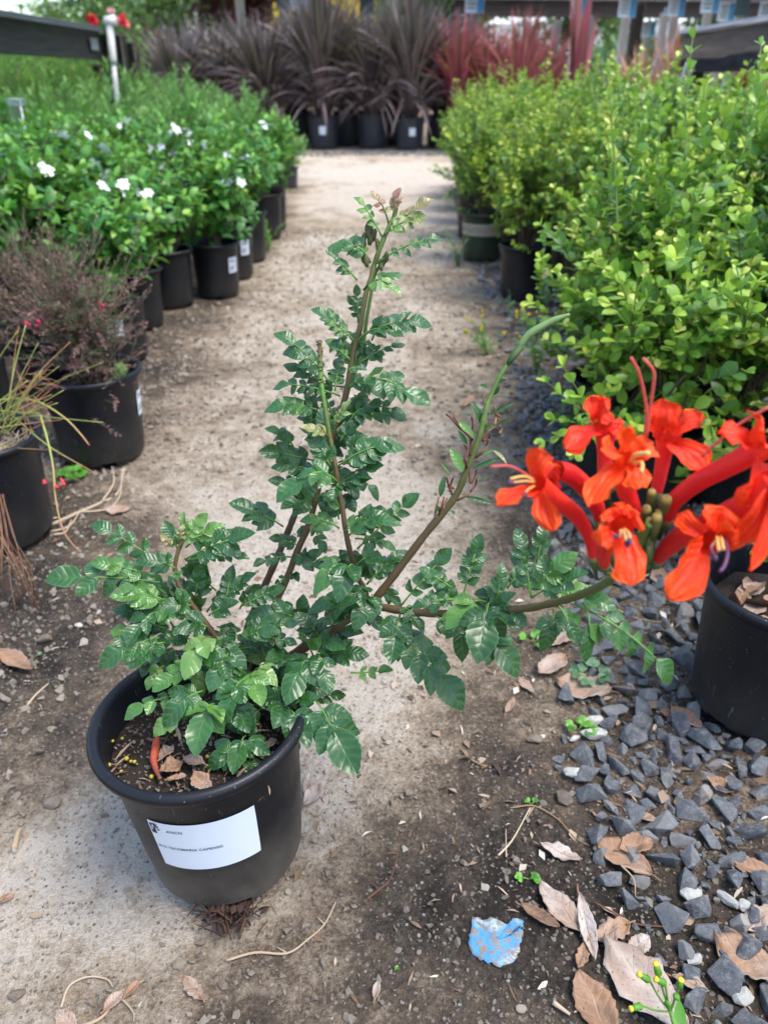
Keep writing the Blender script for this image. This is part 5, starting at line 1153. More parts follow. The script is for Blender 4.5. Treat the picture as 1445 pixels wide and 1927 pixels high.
for i, (px, py, Yp, h, w, lb) in enumerate(((32, 196, 3.3, .52, .045, 'short pale post end standing among the shrubs at the left edge'),)):
    p = PY(px, py, Yp); e = empty('marker_post', (p[0], p[1], 0), lb, 'post'); mb = MB(); mb.box((0, 0, p[2]/2-.01), (w, w, p[2]+.02)); mb.build('post', M['white'], e); mb = MB(); mb.box((0, 0, p[2]+.011), (w*1.1, w*1.1, .018)); mb.build('cap', M['signwhite'], e)
# right rail
fr_ = empty('wooden_fence', (1.50, 4.5, 0), 'dark weathered wooden rail with grey top board rising out of the boxwoods on the right', 'fence'); FO = A(1.50, 4.5, 0)
rail(fr_, FO, (1.47, 2.3), (1.50, 4.45), .715, .16, .045, M['wood'], 'rail'); rail(fr_, FO, (1.475, 2.3), (1.505, 4.45), .807, .022, .10, M['wood_top'], 'top_board')
for y in (2.4, 4.38): post(fr_, FO, 1.545, y, .05, .09, .80)
# cross rail at the back
fb = empty('wooden_fence', (2.2, 9.9, 0), 'long dark wooden rail crossing behind the price signs at the back', 'fence'); FO = A(2.2, 9.9, 0)
rail(fb, FO, (.75, 9.8), (5.6, 10.3), PY(1000, 16, 9.9)[2], .15, .05, M['wood'], 'rail'); rail(fb, FO, (.75, 9.79), (5.6, 10.29), PY(1000, 16, 9.9)[2]+.09, .02, .10, M['wood_top'], 'top_board')
for px in (855, 1196, 1445):
    p = PY(px, 60, 9.98); post(fb, FO, p[0], 9.99 if px < 1400 else 10.2, .12 if px == 1196 else .09, .09, PY(1000, 16, 9.9)[2]+.07)
# plant signs on white stakes
def sign(px, ytop, ybot, wpx, Yp, label, face, stake_w=12, rot=0):
    c = PY(px, (ytop+ybot)/2, Yp); s = Yp*cp/FPX; w = wpx*s; h = (ybot-ytop)*s*1.15
    e = empty('plant_sign', (c[0], Yp, 0), label, 'sign', 'plant signs on white stakes'); e.rotation_euler = (0, 0, rot)
    mb = MB(); mb.box((0, .012, (c[2])/2), (stake_w*s*1.3, .012, c[2]+h*.2)); mb.build('stake', M['white'], e)
    mb = MB(); mb.box((0, -.004, c[2]+.02), (w, .006, h)); b = mb.build('board', M['signdark'] if face == 'dark' else M['signwhite'], e)
    if face != 'dark':
        mb = MB(); mb.box((w*.30, -.0085, c[2]+.02), (w*.36, .002, h*.94)); mb.build('picture', M['signblue'], b)
        mb = MB()
        for k in range(4): mb.box((-w*.18, -.0085, c[2]+.02+h*(.3-.19*k)), (w*(.42 if k % 2 else .5), .002, h*.06))
        mb.build('printed_lines', M['ink_faint'], b)
for a in ((535, -14, 14, 30, 9.6, 'dark backed sign above the purple flax, left of a white and blue one', 'dark'), (562, -16, 14, 32, 9.4, 'white and blue sign just right of the dark backed sign above the flax', 'w'), (448, -40, -10, 26, 10.5, 'bare white stake in front of the dark red plum tree', 'dark'),
          (690, -2, 25, 26, 10.2, 'grey backed sign among the golden shrub, above the middle flax', 'dark'), (893, -8, 22, 34, 8.6, 'white and blue sign over the red flax, leftmost in front of the cross rail', 'w'), (1088, 6, 34, 28, 7.6, 'sign hidden behind the tall red cordyline blades', 'w'), (1180, 5, 32, 32, 7.2, 'white sign on the tallest stake behind the pink flax', 'w'),
          (1272, 6, 31, 30, 6.8, 'white and blue sign left of the right hand rail', 'w'), (1220, 47, 68, 24, 10.6, 'small low white and blue sign seen under the cross rail', 'w'), (1336, -6, 24, 32, 6.4, 'white and blue sign at the top edge, above the grey top board', 'w'), (1366, 15, 40, 30, 6.6, 'white and blue sign low over the right hand rail', 'w'), (1398, -22, 26, 26, 5.9, 'grey sign seen from behind at the top right', 'dark'), (1440, 14, 40, 26, 6.9, 'white and blue sign cut by the right edge of the photo', 'w'),
          (1252, 20, 30, 6, 8.6, 'narrow bare stake left of the white and blue sign', 'w')): sign(*a)
for px, ty, Yp, lab in ((1110, 30, 8.8, 'bare white stake right of the tall red cordyline'), (1048, 40, 9.2, 'bare white stake left of the tall red cordyline'), (870, 28, 9.4, 'thin white stake left of the sign over the red flax'), (1290, 110, 3.0, 'slanting white plant tag sticking out of the boxwoods below the rail')):
    p = PY(px, ty, Yp); s = Yp*cp/FPX; e = empty('stake', (p[0], Yp, 0), lab, 'stake'); mb = MB(); mb.box((0, 0, p[2]/2), (16*s, .01, p[2])); mb.build('shaft', M['white'], e)
    mb = MB(); mb.box((0, 0, p[2]+.004), (9*s, .009, .008)); mb.build('tip', M['white'], e)
    if Yp == 3.0: e.rotation_euler = (0, .18, 0); e.location.x -= .10
# trees and big shrubs
def crown(seed, rx, rz, leaf, n, mat, zc, clumps=9, tpl=SMT):
    r = np.random.default_rng(seed); mb = MB(); cs = []
    for i in range(clumps):
        d = nz(r.normal(size=3)); cs.append((A(0, 0, zc)+d*A(rx, rx, rz)*r.uniform(.3, .8), r.uniform(.25, .48)))
    m = n; k = r.integers(0, clumps, m); cen = np.array([c[0] for c in cs])[k]; rad = np.array([c[1] for c in cs])[k]
    d = nzr(r.normal(size=(m, 3))); pos = cen+d*(rad*r.random(m)**.4)[:, None]*A(rx, rx, rz)*1.3
    tn = np.clip(.35+.3*d[:, 2]*0+r.normal(0, .2, m)+np.array([r.uniform(-.2, .25) for _ in range(clumps)])[k], 0, 1)
    mb.stamp(tpl, pos, frames(r.normal(size=(m, 3))+d*.6, r.normal(size=(m, 3))*.5+A(0, 0, 1), leaf*r.uniform(.7, 1.2, m), leaf*r.uniform(.9, 1.4, m)), tn)
    return mb, cs
def tree(name, label, px, Yp, top, rx, mat, leaf, n, seed, cat='tree', group=None, base=.35, extra=None):
    x = (px-722.5)/FPX*(Yp*cp+.1); e = empty(name, (x, Yp, 0), label, cat, group)
    zc = (top+base)/2; rz = (top-base)/2; cm, cs = crown(seed, rx, rz, leaf, n, mat, zc)
    mb = MB(); mb.tube(bez(A(0, 0, -.05), A(.04, 0, zc*.5), A(0, 0, zc), 7), np.linspace(.05, .025, 7)*max(1, rx), 8)
    for c, r in cs: mb.tube(bez(A(0, 0, zc*.55), A(0, 0, zc*.8)*.6+c*.4, c, 5), np.linspace(.02, .006, 5)*max(1, rx), 5)
    mb.build('trunk', M['bark'], e); cm.build('crown', mat, e)
    if extra: extra(e, cs, rx, rz)
    return e
def roses(e, cs, rx, rz):
    for (px, py, s, m_) in ((173, 34, .13, 'red_petal'), (176, 50, .10, 'red_petal'), (233, 38, .14, 'rosered'), (218, 40, .09, 'pink'), (208, 20, .08, 'pink')):
        p = PY(px, py, e.location[1]-rx*.9)-A(*e.location); mb = MB(); 
        for i in range(14):
            d = nz(rng.normal(size=3)+A(0, -.6, .2)); mb.stamp(BXT, p[None], frames(d[None], rng.normal(size=(1, 3)), np.array([s*.55]), np.array([s*.9])), [.5])
        mb.build('flower', M[m_], e)
M['rosered'] = plain('rose_petal', (.80, .10, .12), .5); M['pink'] = plain('pink_petal', (.80, .45, .48), .5)
T_ = [('rose_bush', 'rose bush with red and pink blooms behind the end of the left rail', 205, 10.5, 1.75, .75, 'tree', .07, 2600, 1, 'bush', None, .3, roses),
      ('conifer_shrub', 'dense dark green shrub above the left rail, left of the roses', 100, 11.5, 1.40, .9, 'hedge', .06, 2600, 2, 'bush', None, .3, None),
      ('conifer_shrub', 'pointed green shrub above the left rail, next to the roses', 137, 11.0, 1.72, .30, 'tree', .06, 1300, 3, 'bush', None, .3, None),
      ('plum_tree', 'dark red leaved plum tree behind the second purple flax', 440, 13, 2.9, .85, 'plum', .10, 3200, 4, 'tree', 'dark red plum trees', 1.0, None),
      ('plum_tree', 'dark red leaved plum tree behind the dark backed sign', 520, 13.6, 2.6, .75, 'plum', .10, 2800, 5, 'tree', 'dark red plum trees', .9, None),
      ('plum_tree', 'low dark red shrub just right of the wooden posts', 265, 11.5, 1.25, .45, 'plum', .08, 1200, 6, 'tree', 'dark red plum trees', .35, None),
      ('leafy_tree', 'light green tree at the top left, over the leftmost flax', 350, 15, 3.0, 1.2, 'tree', .10, 3600, 7, 'tree', 'green trees at the back', 1.0, None),
      ('leafy_tree', 'green tree at the top left behind the roses', 240, 17, 3.0, 1.6, 'tree', .12, 3600, 8, 'tree', 'green trees at the back', .9, None),
      ('leafy_tree', 'green tree behind the plum trees', 480, 19, 4.6, 1.8, 'tree', .13, 4200, 9, 'tree', 'green trees at the back', 1.0, None),
      ('golden_shrub', 'shrub with golden yellow leaves above the tallest purple flax', 600, 11.2, 1.95, .55, 'gold', .07, 2200, 10, 'bush', 'golden shrubs', .6, None),
      ('golden_shrub', 'smaller golden yellow shrub right of the tallest flax', 672, 11.8, 1.65, .35, 'gold', .06, 1200, 11, 'bush', 'golden shrubs', .6, None),
      ('leafy_tree', 'green tree at the top, above the right end of the purple flax', 800, 15, 3.6, 1.4, 'tree', .11, 3800, 12, 'tree', 'green trees at the back', .8, None),
      ('leafy_tree', 'green tree at the top right behind the cross rail, left of the posts', 1050, 16, 3.4, 1.7, 'tree', .12, 4200, 13, 'tree', 'green trees at the back', .7, None),
      ('leafy_tree', 'green tree at the top right behind the signs', 1330, 16, 3.2, 1.9, 'tree', .12, 4400, 14, 'tree', 'green trees at the back', .7, None),
      ('leafy_tree', 'dark green tree directly behind the middle of the purple flax', 690, 17, 4.0, 1.6, 'tree', .12, 4200, 19, 'tree', 'green trees at the back', .8, None),
      ('olive_shrub', 'yellow green shrub under the cross rail, left of the middle post', 1135, 10.8, 1.10, .5, 'weed_blue', .06, 1500, 15, 'bush', None, .3, None),
      ('red_shrub', 'dark red shrub under the cross rail behind the red flax', 960, 10.6, 1.05, .7, 'plum', .07, 1800, 16, 'bush', None, .3, None),
      ('pale_shrub', 'pale grey green shrub between the posts and the leftmost flax', 275, 9.9, .72, .45, 'weed_blue', .04, 1300, 17, 'bush', None, .2, None),
      ('red_shrub', 'dark red shrub under the cross rail at the far right', 1290, 11.0, 1.0, .8, 'plum', .07, 1600, 18, 'bush', None, .3, None),
      ('leafy_tree', 'low green tree above the left rail, farthest left', 20, 16, 1.25, 1.1, 'tree', .11, 2200, 20, 'tree', 'green trees at the back', .5, None)]
for (nm, lb, px, Yp, top, rx, mt, lf, n, sd_, cat, grp, base, ex) in T_: tree(nm, lb, px, Yp, top, rx, M[mt], lf, n, sd_, cat, grp, base, ex)
# distant belt of greenery that closes the view
mb = MB(); m = 26000; x = rng.uniform(-17, 22, m); hgt = 1.2+1.0*fnoise(x+40, x*0, 3.0, 3)+np.where(x < -8.2, -.55, 0)+np.where(x > 0, 1.5, 0); z = rng.random(m)**.8*hgt; y = 24+rng.normal(0, 1.3, m)
mb.stamp(SMT, np.stack([x, y, z], 1), frames(rng.normal(size=(m, 3)), rng.normal(size=(m, 3))+A(0, -.4, .8), rng.uniform(.2, .38, m), rng.uniform(.25, .5, m)), np.clip(.35+.5*(fnoise(x, z*2, 1.4, 8)-.5)*2+rng.normal(0, .15, m), 0, 1))
tag(mb.build('far_thicket', M['tree']), 'far belt of trees and shrubs closing the view behind the nursery', 'thicket', kind='stuff')
# white canopies far behind
def canopy(px, py, Yp, w, h, label):
    c = PY(px, py, Yp); e = empty('shade_canopy', (c[0], Yp, 0), label, 'canopy', 'white canopies far behind'); mb = MB()
    z = c[2]; hw = w/2; v = A(*[(-hw, -hw, z-h*.5), (hw, -hw, z-h*.5), (hw, hw, z-h*.5), (-hw, hw, z-h*.5), (-hw, -hw, z), (hw, -hw, z), (hw, hw, z), (-hw, hw, z), (0, 0, z+h*.8)])
    mb.add(v, [np.array([[0, 1, 5, 4], [1, 2, 6, 5], [2, 3, 7, 6], [3, 0, 4, 7]]), np.array([[4, 5, 8], [5, 6, 8], [6, 7, 8], [7, 4, 8]])]); mb.build('roof', M['white'], e, smooth=False)
    for sx in (-1, 1):
        for sy in (-1, 1): mb = MB(); mb.tube([(sx*hw*.97, sy*hw*.97, 0), (sx*hw*.97, sy*hw*.97, z-h*.5)], .03, 6); mb.build('leg', M['white'], e)
canopy(338, 58, 18, 1.0, .35, 'white canopy roof behind the leftmost purple flax'); canopy(395, 78, 19, .9, .25, 'lower white canopy behind the second purple flax')
canopy(1010, 50, 20, 2.4, .9, 'large white canopy seen under the cross rail behind the red flax'); canopy(1240, 46, 21, 1.5, .5, 'white canopy seen under the cross rail at the right'); canopy(770, 30, 17, .7, .5, 'small white canopy between flax blades, right of the golden shrub')
for px, Yp, lab in ((115, 30, 'thin utility pole against the sky at the far left'), (299, 26, 'utility pole right of the rose bush')):
    x = (px-722.5)/FPX*(Yp*cp+.1); e = empty('utility_pole', (x, Yp, 0), lab, 'pole', None); mb = MB(); mb.tube([(0, 0, 0), (0, 0, 4), (0, 0, 8)], [.085, .08, .07], 8); mb.build('pole', M['bark'], e)
    mb = MB(); mb.box((0, 0, 7.4), (1.6, .09, .11)); mb.build('crossarm', M['bark'], e)
# ------------------------------------------------------------------ small things on the ground
random.seed(21)
def dry_leaf(name, label, bx, by, tx, ty, wpx, tint, curl=.15, fold=.2, lobes=0, lift=.004, roll=0., holes=False, cat='dead leaf', group=None, z=0.0, mat='dry', crumple=.12, tipcurl=0):
    b = G(bx, by, z); t = G(tx, ty, z); b = b+A(0, 0, gz(b[0], b[1])+lift+z*0); t = t+A(0, 0, gz(t[0], t[1])+lift)
    if z: b[2] = z; t[2] = z
    d = t-b; L = np.linalg.norm(d); T = d/L; S = nz(np.cross(T, A(0, 0, 1))); N = np.cross(S, T); r = random.Random(hash((bx, by)) % 9999)
    wid = wpx*np.linalg.norm(G((bx+tx)/2+.5, (by+ty)/2)-G((bx+tx)/2-.5, (by+ty)/2)); rows, cols = 22, 11; Pm = np.zeros((rows, cols, 3)); tt = np.zeros((rows, cols)); ph = r.random()*6
    for i in range(rows):
        s = i/(rows-1); w = wid*.5*np.interp(s, [0, .05, .18, .4, .6, .8, .93, 1], [.04, .22, .66, .96, 1, .72, .32, .03])
        if lobes: w *= 1-.30*lobes*(.5+.5*math.cos(s*26+ph))*(s > .1)*(s < .93)
        for j in range(cols):
            x = -1+2*j/(cols-1); ro = roll*x*1.2
            ca = crumple*wid*(math.sin(s*8+ph+x*1.5)*.20+math.sin(s*15+x*4+ph*2)*.10+math.sin(x*7+s*5)*.08)
            ww = w*(1+.06*math.sin(s*40+j)*(abs(x) > .9))
            Pm[i, j] = b+T*(s*L-tipcurl*L*max(0, s-.6)**2*2)+S*(x*ww*math.cos(ro*.6))+N*(fold*abs(x)*ww+abs(curl)*L*((s-.5)**2*4*.25 if curl > 0 else .25-(s-.5)**2)+ca+abs(roll)*ww*x*x*.9+tipcurl*L*max(0, s-.6)*1.2)
            tt[i, j] = np.clip(tint+.10*math.sin(s*5+ph)+.08*math.sin(x*5+ph), 0, 1)
    Pm[..., 2] = Pm[..., 2]-min(0, float((Pm[..., 2]-ground_z(Pm[..., 0], Pm[..., 1])).min())-.0005)*(1 if not z else 0)
    org = (b+t)/2; mb = MB(); mb.grid(Pm-org, tt); e = mb.build(name, M[mat]); e.location = org
    sb = MB(); p0 = b-T*L*.16+A(0, 0, .0006); q = bez(p0, b+S*L*.03, b+T*L*.1+A(0, 0, .001), 5); sb.tube(q-org, .0008, 5, .45); st = sb.build('leaf_stalk', M['dead'], e)
    m = e.modifiers.new('s', 'SOLIDIFY'); m.thickness = .0005
    if not z:
        for s_ in (.18, .4, .62, .84): c_ = b+T*L*s_; POTS.append((c_[0], c_[1], min(wid*.36, L*.2)))
    return tag(e, label, cat, group)
DL = [('broad pinkish tan dead leaf at the gravel edge under the flowering branch', (1150, 1300), (1045, 1285), 78, .68, .10, .10, 0), ('curled pale tan dead leaf left of the broad pinkish one', (1065, 1240), (1012, 1272), 44, .72, .4, .5, 0), ('glossy brown curled leaf leaning on the base of the right hand pot', (1318, 1378), (1262, 1332), 40, .50, .5, .5, 0),
      ('small orange dead leaf beside the curled leaf at the right hand pot', (1270, 1345), (1240, 1335), 20, .42, .2, .2, 0), ('reddish thin dead leaf among gravel left of the right hand pot', (1255, 1325), (1186, 1328), 20, .55, .25, .3, 0), ('large folded brown dead leaf in the dark soil beside the gravel', (1225, 1650), (1120, 1578), 60, .48, .15, .25, 0),
      ('rolled light brown leaf lying on the large folded one', (1165, 1600), (1228, 1590), 44, .42, .1, .5, 0), ('shredded papery pale leaf left of the folded brown one', (1015, 1588), (1095, 1620), 34, .88, .3, .3, .9), ('long greyish tan leaf right of the blue scrap', (1095, 1757), (1015, 1660), 52, .80, .08, .10, .15),
      ('dark brown wrinkled leaf just above the blue scrap', (980, 1705), (1052, 1748), 26, .18, .3, .5, 0), ('silvery narrow crumpled leaf between the two tan leaves', (1090, 1685), (1118, 1815), 30, .93, .2, .5, 0), ('torn pinkish brown leaf under the silvery one', (1185, 1740), (1120, 1770), 50, .55, .1, .2, .8),
      ('largest dead leaf, pale mauve grey and lobed, near the bottom edge', (1290, 1960), (1135, 1770), 110, .92, .06, .08, .55), ('small pale lobe shaped leaf on top of the largest one', (1180, 1800), (1222, 1766), 36, .95, .1, .1, 0), ('rusty brown leaf at the bottom edge left of the largest one', (1150, 1960), (1088, 1828), 76, .44, .10, .14, .15),
      ('big pinkish brown lobed leaf at the right edge on the gravel', (1480, 1860), (1338, 1765), 92, .58, .10, .10, .6), ('orange brown curled leaf on the gravel at the right edge', (1475, 1655), (1372, 1625), 34, .42, .25, .4, 0), ('crumpled rusty leaf lying among the upper gravel stones', (1378, 1495), (1326, 1468), 36, .40, .5, .5, .4),
      ('small red brown torn leaf left of the silvery one', (1104, 1778), (1086, 1825), 26, .38, .2, .3, .7), ('crinkled mauve brown leaf right of the largest one', (1262, 1842), (1332, 1872), 26, .68, .3, .7, .3), ('glossy brown curled leaf at the left edge of the photo', (-6, 1222), (60, 1268), 34, .40, .30, .6, 0),
      ('pale tan leaf standing beside the labelled pot at its right', (572, 1520), (604, 1478), 28, .82, .3, .4, 0), ('pale leaf half hidden behind the right side of the labelled pot', (574, 1500), (585, 1455), 18, .86, .2, .3, 0), ('tan leaf at the bottom edge left of the twig with leaves', (142, 1945), (108, 1900), 32, .80, .15, .2, 0), ('small orange brown leaf at the left edge near the bottom', (-8, 1700), (28, 1688), 16, .40, .2, .3, 0),
      ('flat tan leaf on the dirt left of the vine, beyond its leaves', (198, 962), (245, 958), 34, .70, .1, .1, 0), ('small tan curled leaf alone at the bottom middle', (704, 1880), (712, 1842), 14, .78, .3, .6, 0), ('pinkish dead leaf on the gravel right under the bloom', (1222, 1092), (1290, 1085), 60, .66, .1, .1, 0), ('second pinkish dead leaf under the bloom, nearer the right hand pot', (1345, 1120), (1270, 1105), 44, .64, .15, .2, .3),
      ('pale fan shaped leaf on the gravel below the broad pinkish one', (1010, 1205), (1085, 1190), 50, .80, .1, .1, 0), ('tan scrap of leaf between gravel and dirt', (1005, 1305), (975, 1275), 20, .72, .2, .2, .4), ('brown scrap of leaf near the small green weed', (950, 1345), (968, 1318), 14, .66, .3, .3, .4), ('tan leaf lying flat in the dirt at the bottom, below the pot', (380, 1880), (345, 1835), 32, .62, .05, .05, .7),
      ('rusty leaf on the path beyond the bare branch', (872, 768), (890, 745), 16, .52, .3, .3, 0), ('mauve brown leaf between two gravel stones above the orange brown one', (1195, 1532), (1235, 1548), 20, .70, .1, .2, 0), ('broken tan leaf at the right edge below the big lobed one', (1460, 1720), (1395, 1750), 50, .72, .2, .3, .8)]
for (lb, b, t, w, tn, cu, fo, lo) in DL: dry_leaf('dead_leaf', lb, *b, *t, w, tn, cu, fo, lo, crumple=.42 if lo else .30)
# things lying on the potting soil
def onsoil(name, label, b, t, w, tn, cu=.3, fo=.4, cat='dead leaf', group=None): dry_leaf(name, label, *b, *t, w*.85, tn, cu, fo, .5, z=.141, cat=cat, group=group, crumple=.5)
onsoil('dead_leaf', 'crumpled brown leaf on the potting soil beside the fallen red flower', (300, 1455), (345, 1435), 34, .35); onsoil('dead_leaf', 'grey brown folded leaf on the potting soil, nearest the pot front', (395, 1498), (365, 1455), 34, .62)
onsoil('dead_leaf', 'pale veined leaf on the potting soil under the big drooping leaflet', (385, 1440), (345, 1425), 24, .78); onsoil('dead_leaf', 'curled tan leaf right behind the fallen red flower', (300, 1430), (325, 1405), 24, .68); onsoil('dead_leaf', 'small light brown leaf tucked against the inner front of the pot', (315, 1468), (350, 1460), 14, .55)
onsoil('dead_leaf', 'yellow fading leaf on the potting soil at the right side', (495, 1412), (520, 1392), 18, .78)
fo_ = empty('fallen_flower', tuple(G(295, 1425, .14)), 'wilted orange red flower lying on the soil in the labelled pot', 'flower'); FOo = A(*fo_.location)
M['wilt'] = plain('wilted_petal', (.5, .06, .02), .6, ramps=[(0, (.12, .03, .02)), (.5, (.42, .07, .03)), (1, (.75, .12, .03))], bscale=300, bstr=.8, bdist=.002)
mb = MB(); q = smoothpath([G(296, 1388, .143)-FOo, G(293, 1405, .145)-FOo, G(289, 1430, .144)-FOo, G(294, 1450, .142)-FOo, G(300, 1464, .141)-FOo], 5); k = len(q); mb.tube(q, np.interp(np.linspace(0, 1, k), [0, .2, .45, 1], [.0016, .0032, .0030, .0014]), 9, np.linspace(.8, .0, k)); mb.build('petals', M['wilt'], fo_)
mb = MB(); mb.tube([q[-1], q[-1]+(q[-1]-q[-3])*.6], [.0019, .0014], 6, .2); mb.build('calyx', M['dead'], fo_)
mb = MB()
for (x, y) in ((238, 1428), (246, 1433), (253, 1434), (228, 1452), (205, 1440), (230, 1390), (204, 1388), (285, 1462), (330, 1384), (244, 1345), (236, 1353), (390, 1424), (212, 1395)):
    c = G(x, y, .1365); a = GR[random.randrange(10)]; ico = []
    th = np.linspace(0, math.pi, 6); rr = .0016*random.uniform(.8, 1.3); mb.lathe(np.stack([rr*np.sin(th)+1e-5, -rr*np.cos(th)*.85], 1), 10, c)
tag(mb.build('fertilizer_prills', M['prill']), 'mustard yellow fertilizer pellets scattered on the potting soil', 'fertilizer', kind='stuff')
# pale stones
def stone(px, py, wpx, label, tint, mat='pale', asp=.7, rz=0, seed=0, flat=.6):
    c = G(px, py); s = wpx*np.linalg.norm(G(px+.5, py)-G(px-.5, py)); v, f, l = rock_tpl(900+seed, 34, flat, .05)
    mb = MB(); mb.add(v*A(s*1.15, s*asp*1.25, s*.9), f, tint, l); o = mb.build('stone', M[mat], None, smooth=False); o.location = (c[0], c[1], gz(c[0], c[1])+s*.22); o.rotation_euler = (.1, .05, rz)
    tag(o, label, 'stone'); POTS.append((c[0], c[1], s*.45))
for i, a in enumerate((((1085, 1458), 50, 'smooth cream white stone alone where the dirt meets the gravel', .95, .5, -.2), ((1115, 1360), 46, 'white angular stone under the small weed at the gravel edge', .8, .8, .3), ((1117, 1385), 54, 'rounded pale stone just below the white angular one', .6, .55, .1), ((1302, 1690), 46, 'heart shaped pale speckled stone at the left of the lower gravel', .75, .9, .4), ((1370, 1697), 46, 'pale grey streaked stone right of the heart shaped one', .35, .6, -.7),
                       ((1402, 1708), 30, 'narrow pale greenish stone between grey gravel stones', .4, 1.3, .2), ((1305, 1812), 34, 'small blocky pale stone above the yellow budded weed', .65, .9, .4), ((1395, 1878), 44, 'crumbly pale stone near the bottom right corner', .45, .9, .1), ((1082, 1390), 24, 'little white pebble beside the small weed', .9, .8, .5))):
    (xy, w, lb, tn, asp, rz) = a; stone(*xy, w, lb, tn, 'pale', asp, rz, i)
for i, a in enumerate((((100, 1516), 36, 'tan angular stone on the dirt left of the labelled pot', .62, 1.0, .3), ((84, 1202), 34, 'flat grey stone left of the vine, near the curled leaf', .35, .7, .5), ((148, 1176), 18, 'white round pebble left of the vine', .98, .9, 0), ((336, 1810), 28, 'pale triangular pebble below the labelled pot', .66, 1.0, .7), ((420, 1850), 22, 'grey blue pebble at the bottom, right of the triangular one', .45, .8, 0),
                       ((30, 1870), 34, 'grey brown stone near the bottom left corner', .45, .9, .4), ((376, 1770), 22, 'bluish pebble in front of the root debris', .5, .8, .2), ((980, 1898), 22, 'white blue pebble at the bottom, left of the rusty leaf', .85, .9, .2), ((1062, 1500), 34, 'blue grey slab shaped stone alone in the dirt by the gravel', .30, 1.2, .4), ((1008, 1392), 34, 'pinkish grey stone in the dirt left of the small weed', .55, .7, .2), ((1125, 1512+80), 20, 'small bluish stone left of the large folded leaf', .5, .8, .3))):
    (xy, w, lb, tn, asp, rz) = a; stone(*xy, w, lb, tn, 'grit', asp, rz, 20+i)
# blue paper scrap
def m_paper():
    m, n, out = newmat('blue_paper'); geo = n.nodes.new('ShaderNodeNewGeometry'); po = geo.outputs['Position']
    f = noise(n, 210, 5, po, .7); dirt = mathn(n, 'MULTIPLY', mathn(n, 'SUBTRACT', f, .47, True), 10, True)
    f2 = noise(n, 26, 3, po); c = mixc(n, mathn(n, 'MULTIPLY', mathn(n, 'SUBTRACT', f2, .52, True), 9, True), (.075, .30, .56), (.46, .50, .53))
    c = mixc(n, dirt, c, (.26, .21, .17)); b = bsdf(n, c, .75, .3, bump(n, f, .7, .003)); n.links.new(b.outputs[0], out.inputs[0]); return m
pol = [(889, 1719), (905, 1724), (925, 1722), (948, 1732), (965, 1737), (966, 1727), (988, 1731), (984, 1748), (982, 1768), (976, 1785), (972, 1803), (950, 1815), (941, 1821), (925, 1810), (905, 1803), (893, 1793), (884, 1780), (880, 1768), (887, 1750)]
gp_ = np.array([G(*q) for q in pol]); cen = gp_.mean(0); rows = 9; n_ = len(pol); Pm = np.zeros((rows, n_*3+1, 3))
ring = np.concatenate([gp_, gp_[:1]]); fine = np.array([np.interp(np.linspace(0, n_, n_*3+1), np.arange(n_+1), ring[:, k]) for k in range(3)]).T; fine[1:-1, :2] += rng.normal(0, .0006, (len(fine)-2, 2))
for i in range(rows):
    s = i/(rows-1); Pm[i] = cen*(1-s)+fine*s
    Pm[i, :, 2] = ground_z(Pm[i, :, 0], Pm[i, :, 1])+.0014+.0012*np.sin(Pm[i, :, 0]*160+Pm[i, :, 1]*90)
mb = MB(); mb.grid(Pm-cen, .5); pp = mb.build('paper_scrap', m_paper()); pp.location = cen; tag(pp, 'torn scrap of bright blue paper flattened in the dirt and caked with grains', 'paper scrap'); pp.modifiers.new('s', 'SOLIDIFY').thickness = .0006
# twigs
def twig(name, label, pts, r, tint, mat='dead', cat='twig', z=.003, branches=()):
    q0 = G(*pts[0][:2]); org = q0.copy(); org[2] = gz(q0[0], q0[1])
    def gp(p_): 
        a = G(p_[0], p_[1]); a[2] = gz(a[0], a[1])+(p_[2] if len(p_) > 2 else z); return a
    mb = MB(); q = smoothpath([gp(p_)-org for p_ in pts], 5); mb.tube(q, np.linspace(r, r*.5, len(q)), 6, tint)
    for b in branches: q = smoothpath([gp(p_)-org for p_ in b], 4); mb.tube(q, np.linspace(r*.7, r*.3, len(q)), 5, tint)
    o = mb.build(name, M[mat]); o.location = org; return tag(o, label, cat)
twig('twig', 'thin reddish curved twig with a green tip on the dirt right of the pot', [(690, 1690, .004), (712, 1672), (735, 1650), (748, 1618, .012), (752, 1592, .018)], .0009, .12, branches=([(712, 1672), (700, 1660), (690, 1665)],))
twig('twig', 'straw coloured dry stick slanting above the green seedling', [(938, 1608), (965, 1577), (997, 1524, .006)], .0011, .9); twig('twig', 'short upright looking straw left of the slanting stick', [(953, 1610), (952, 1558)], .0007, .85)
twig('twig', 'long bent tan twig on the dirt right of the pot base', [(425, 1805), (480, 1792), (540, 1790), (580, 1765), (610, 1735), (632, 1692)], .0012, .75, branches=([(540, 1790), (520, 1780)], [(610, 1735), (596, 1722)]))
twig('twig', 'curved wiry grey twig at the bottom left', [(114, 1895), (130, 1855), (165, 1838), (200, 1842), (212, 1858)], .0011, .8); twig('twig', 'tan twig with curled leaves at the bottom left', [(150, 1932), (190, 1915), (225, 1875), (270, 1842)], .0014, .7, branches=([(225, 1875), (250, 1905), (252, 1925)],))
dry_leaf('dead_leaf', 'narrow tan leaf on the twig at the bottom left', 195, 1905, 232, 1868, 24, .66, .3, .5); dry_leaf('dead_leaf', 'brown curled leaf at the tip of the bottom left twig', 232, 1880, 262, 1845, 16, .42, .3, .6)
twig('twig', 'dry stick crossing the gravel above the broad pinkish leaf', [(1150, 1143), (1195, 1162), (1240, 1190, .02)], .0013, .75); twig('twig', 'fine root like twig curving over the dirt above the folded leaf', [(960, 1520), (1005, 1516), (1050, 1540), (1080, 1572), (1110, 1590)], .0008, .55)
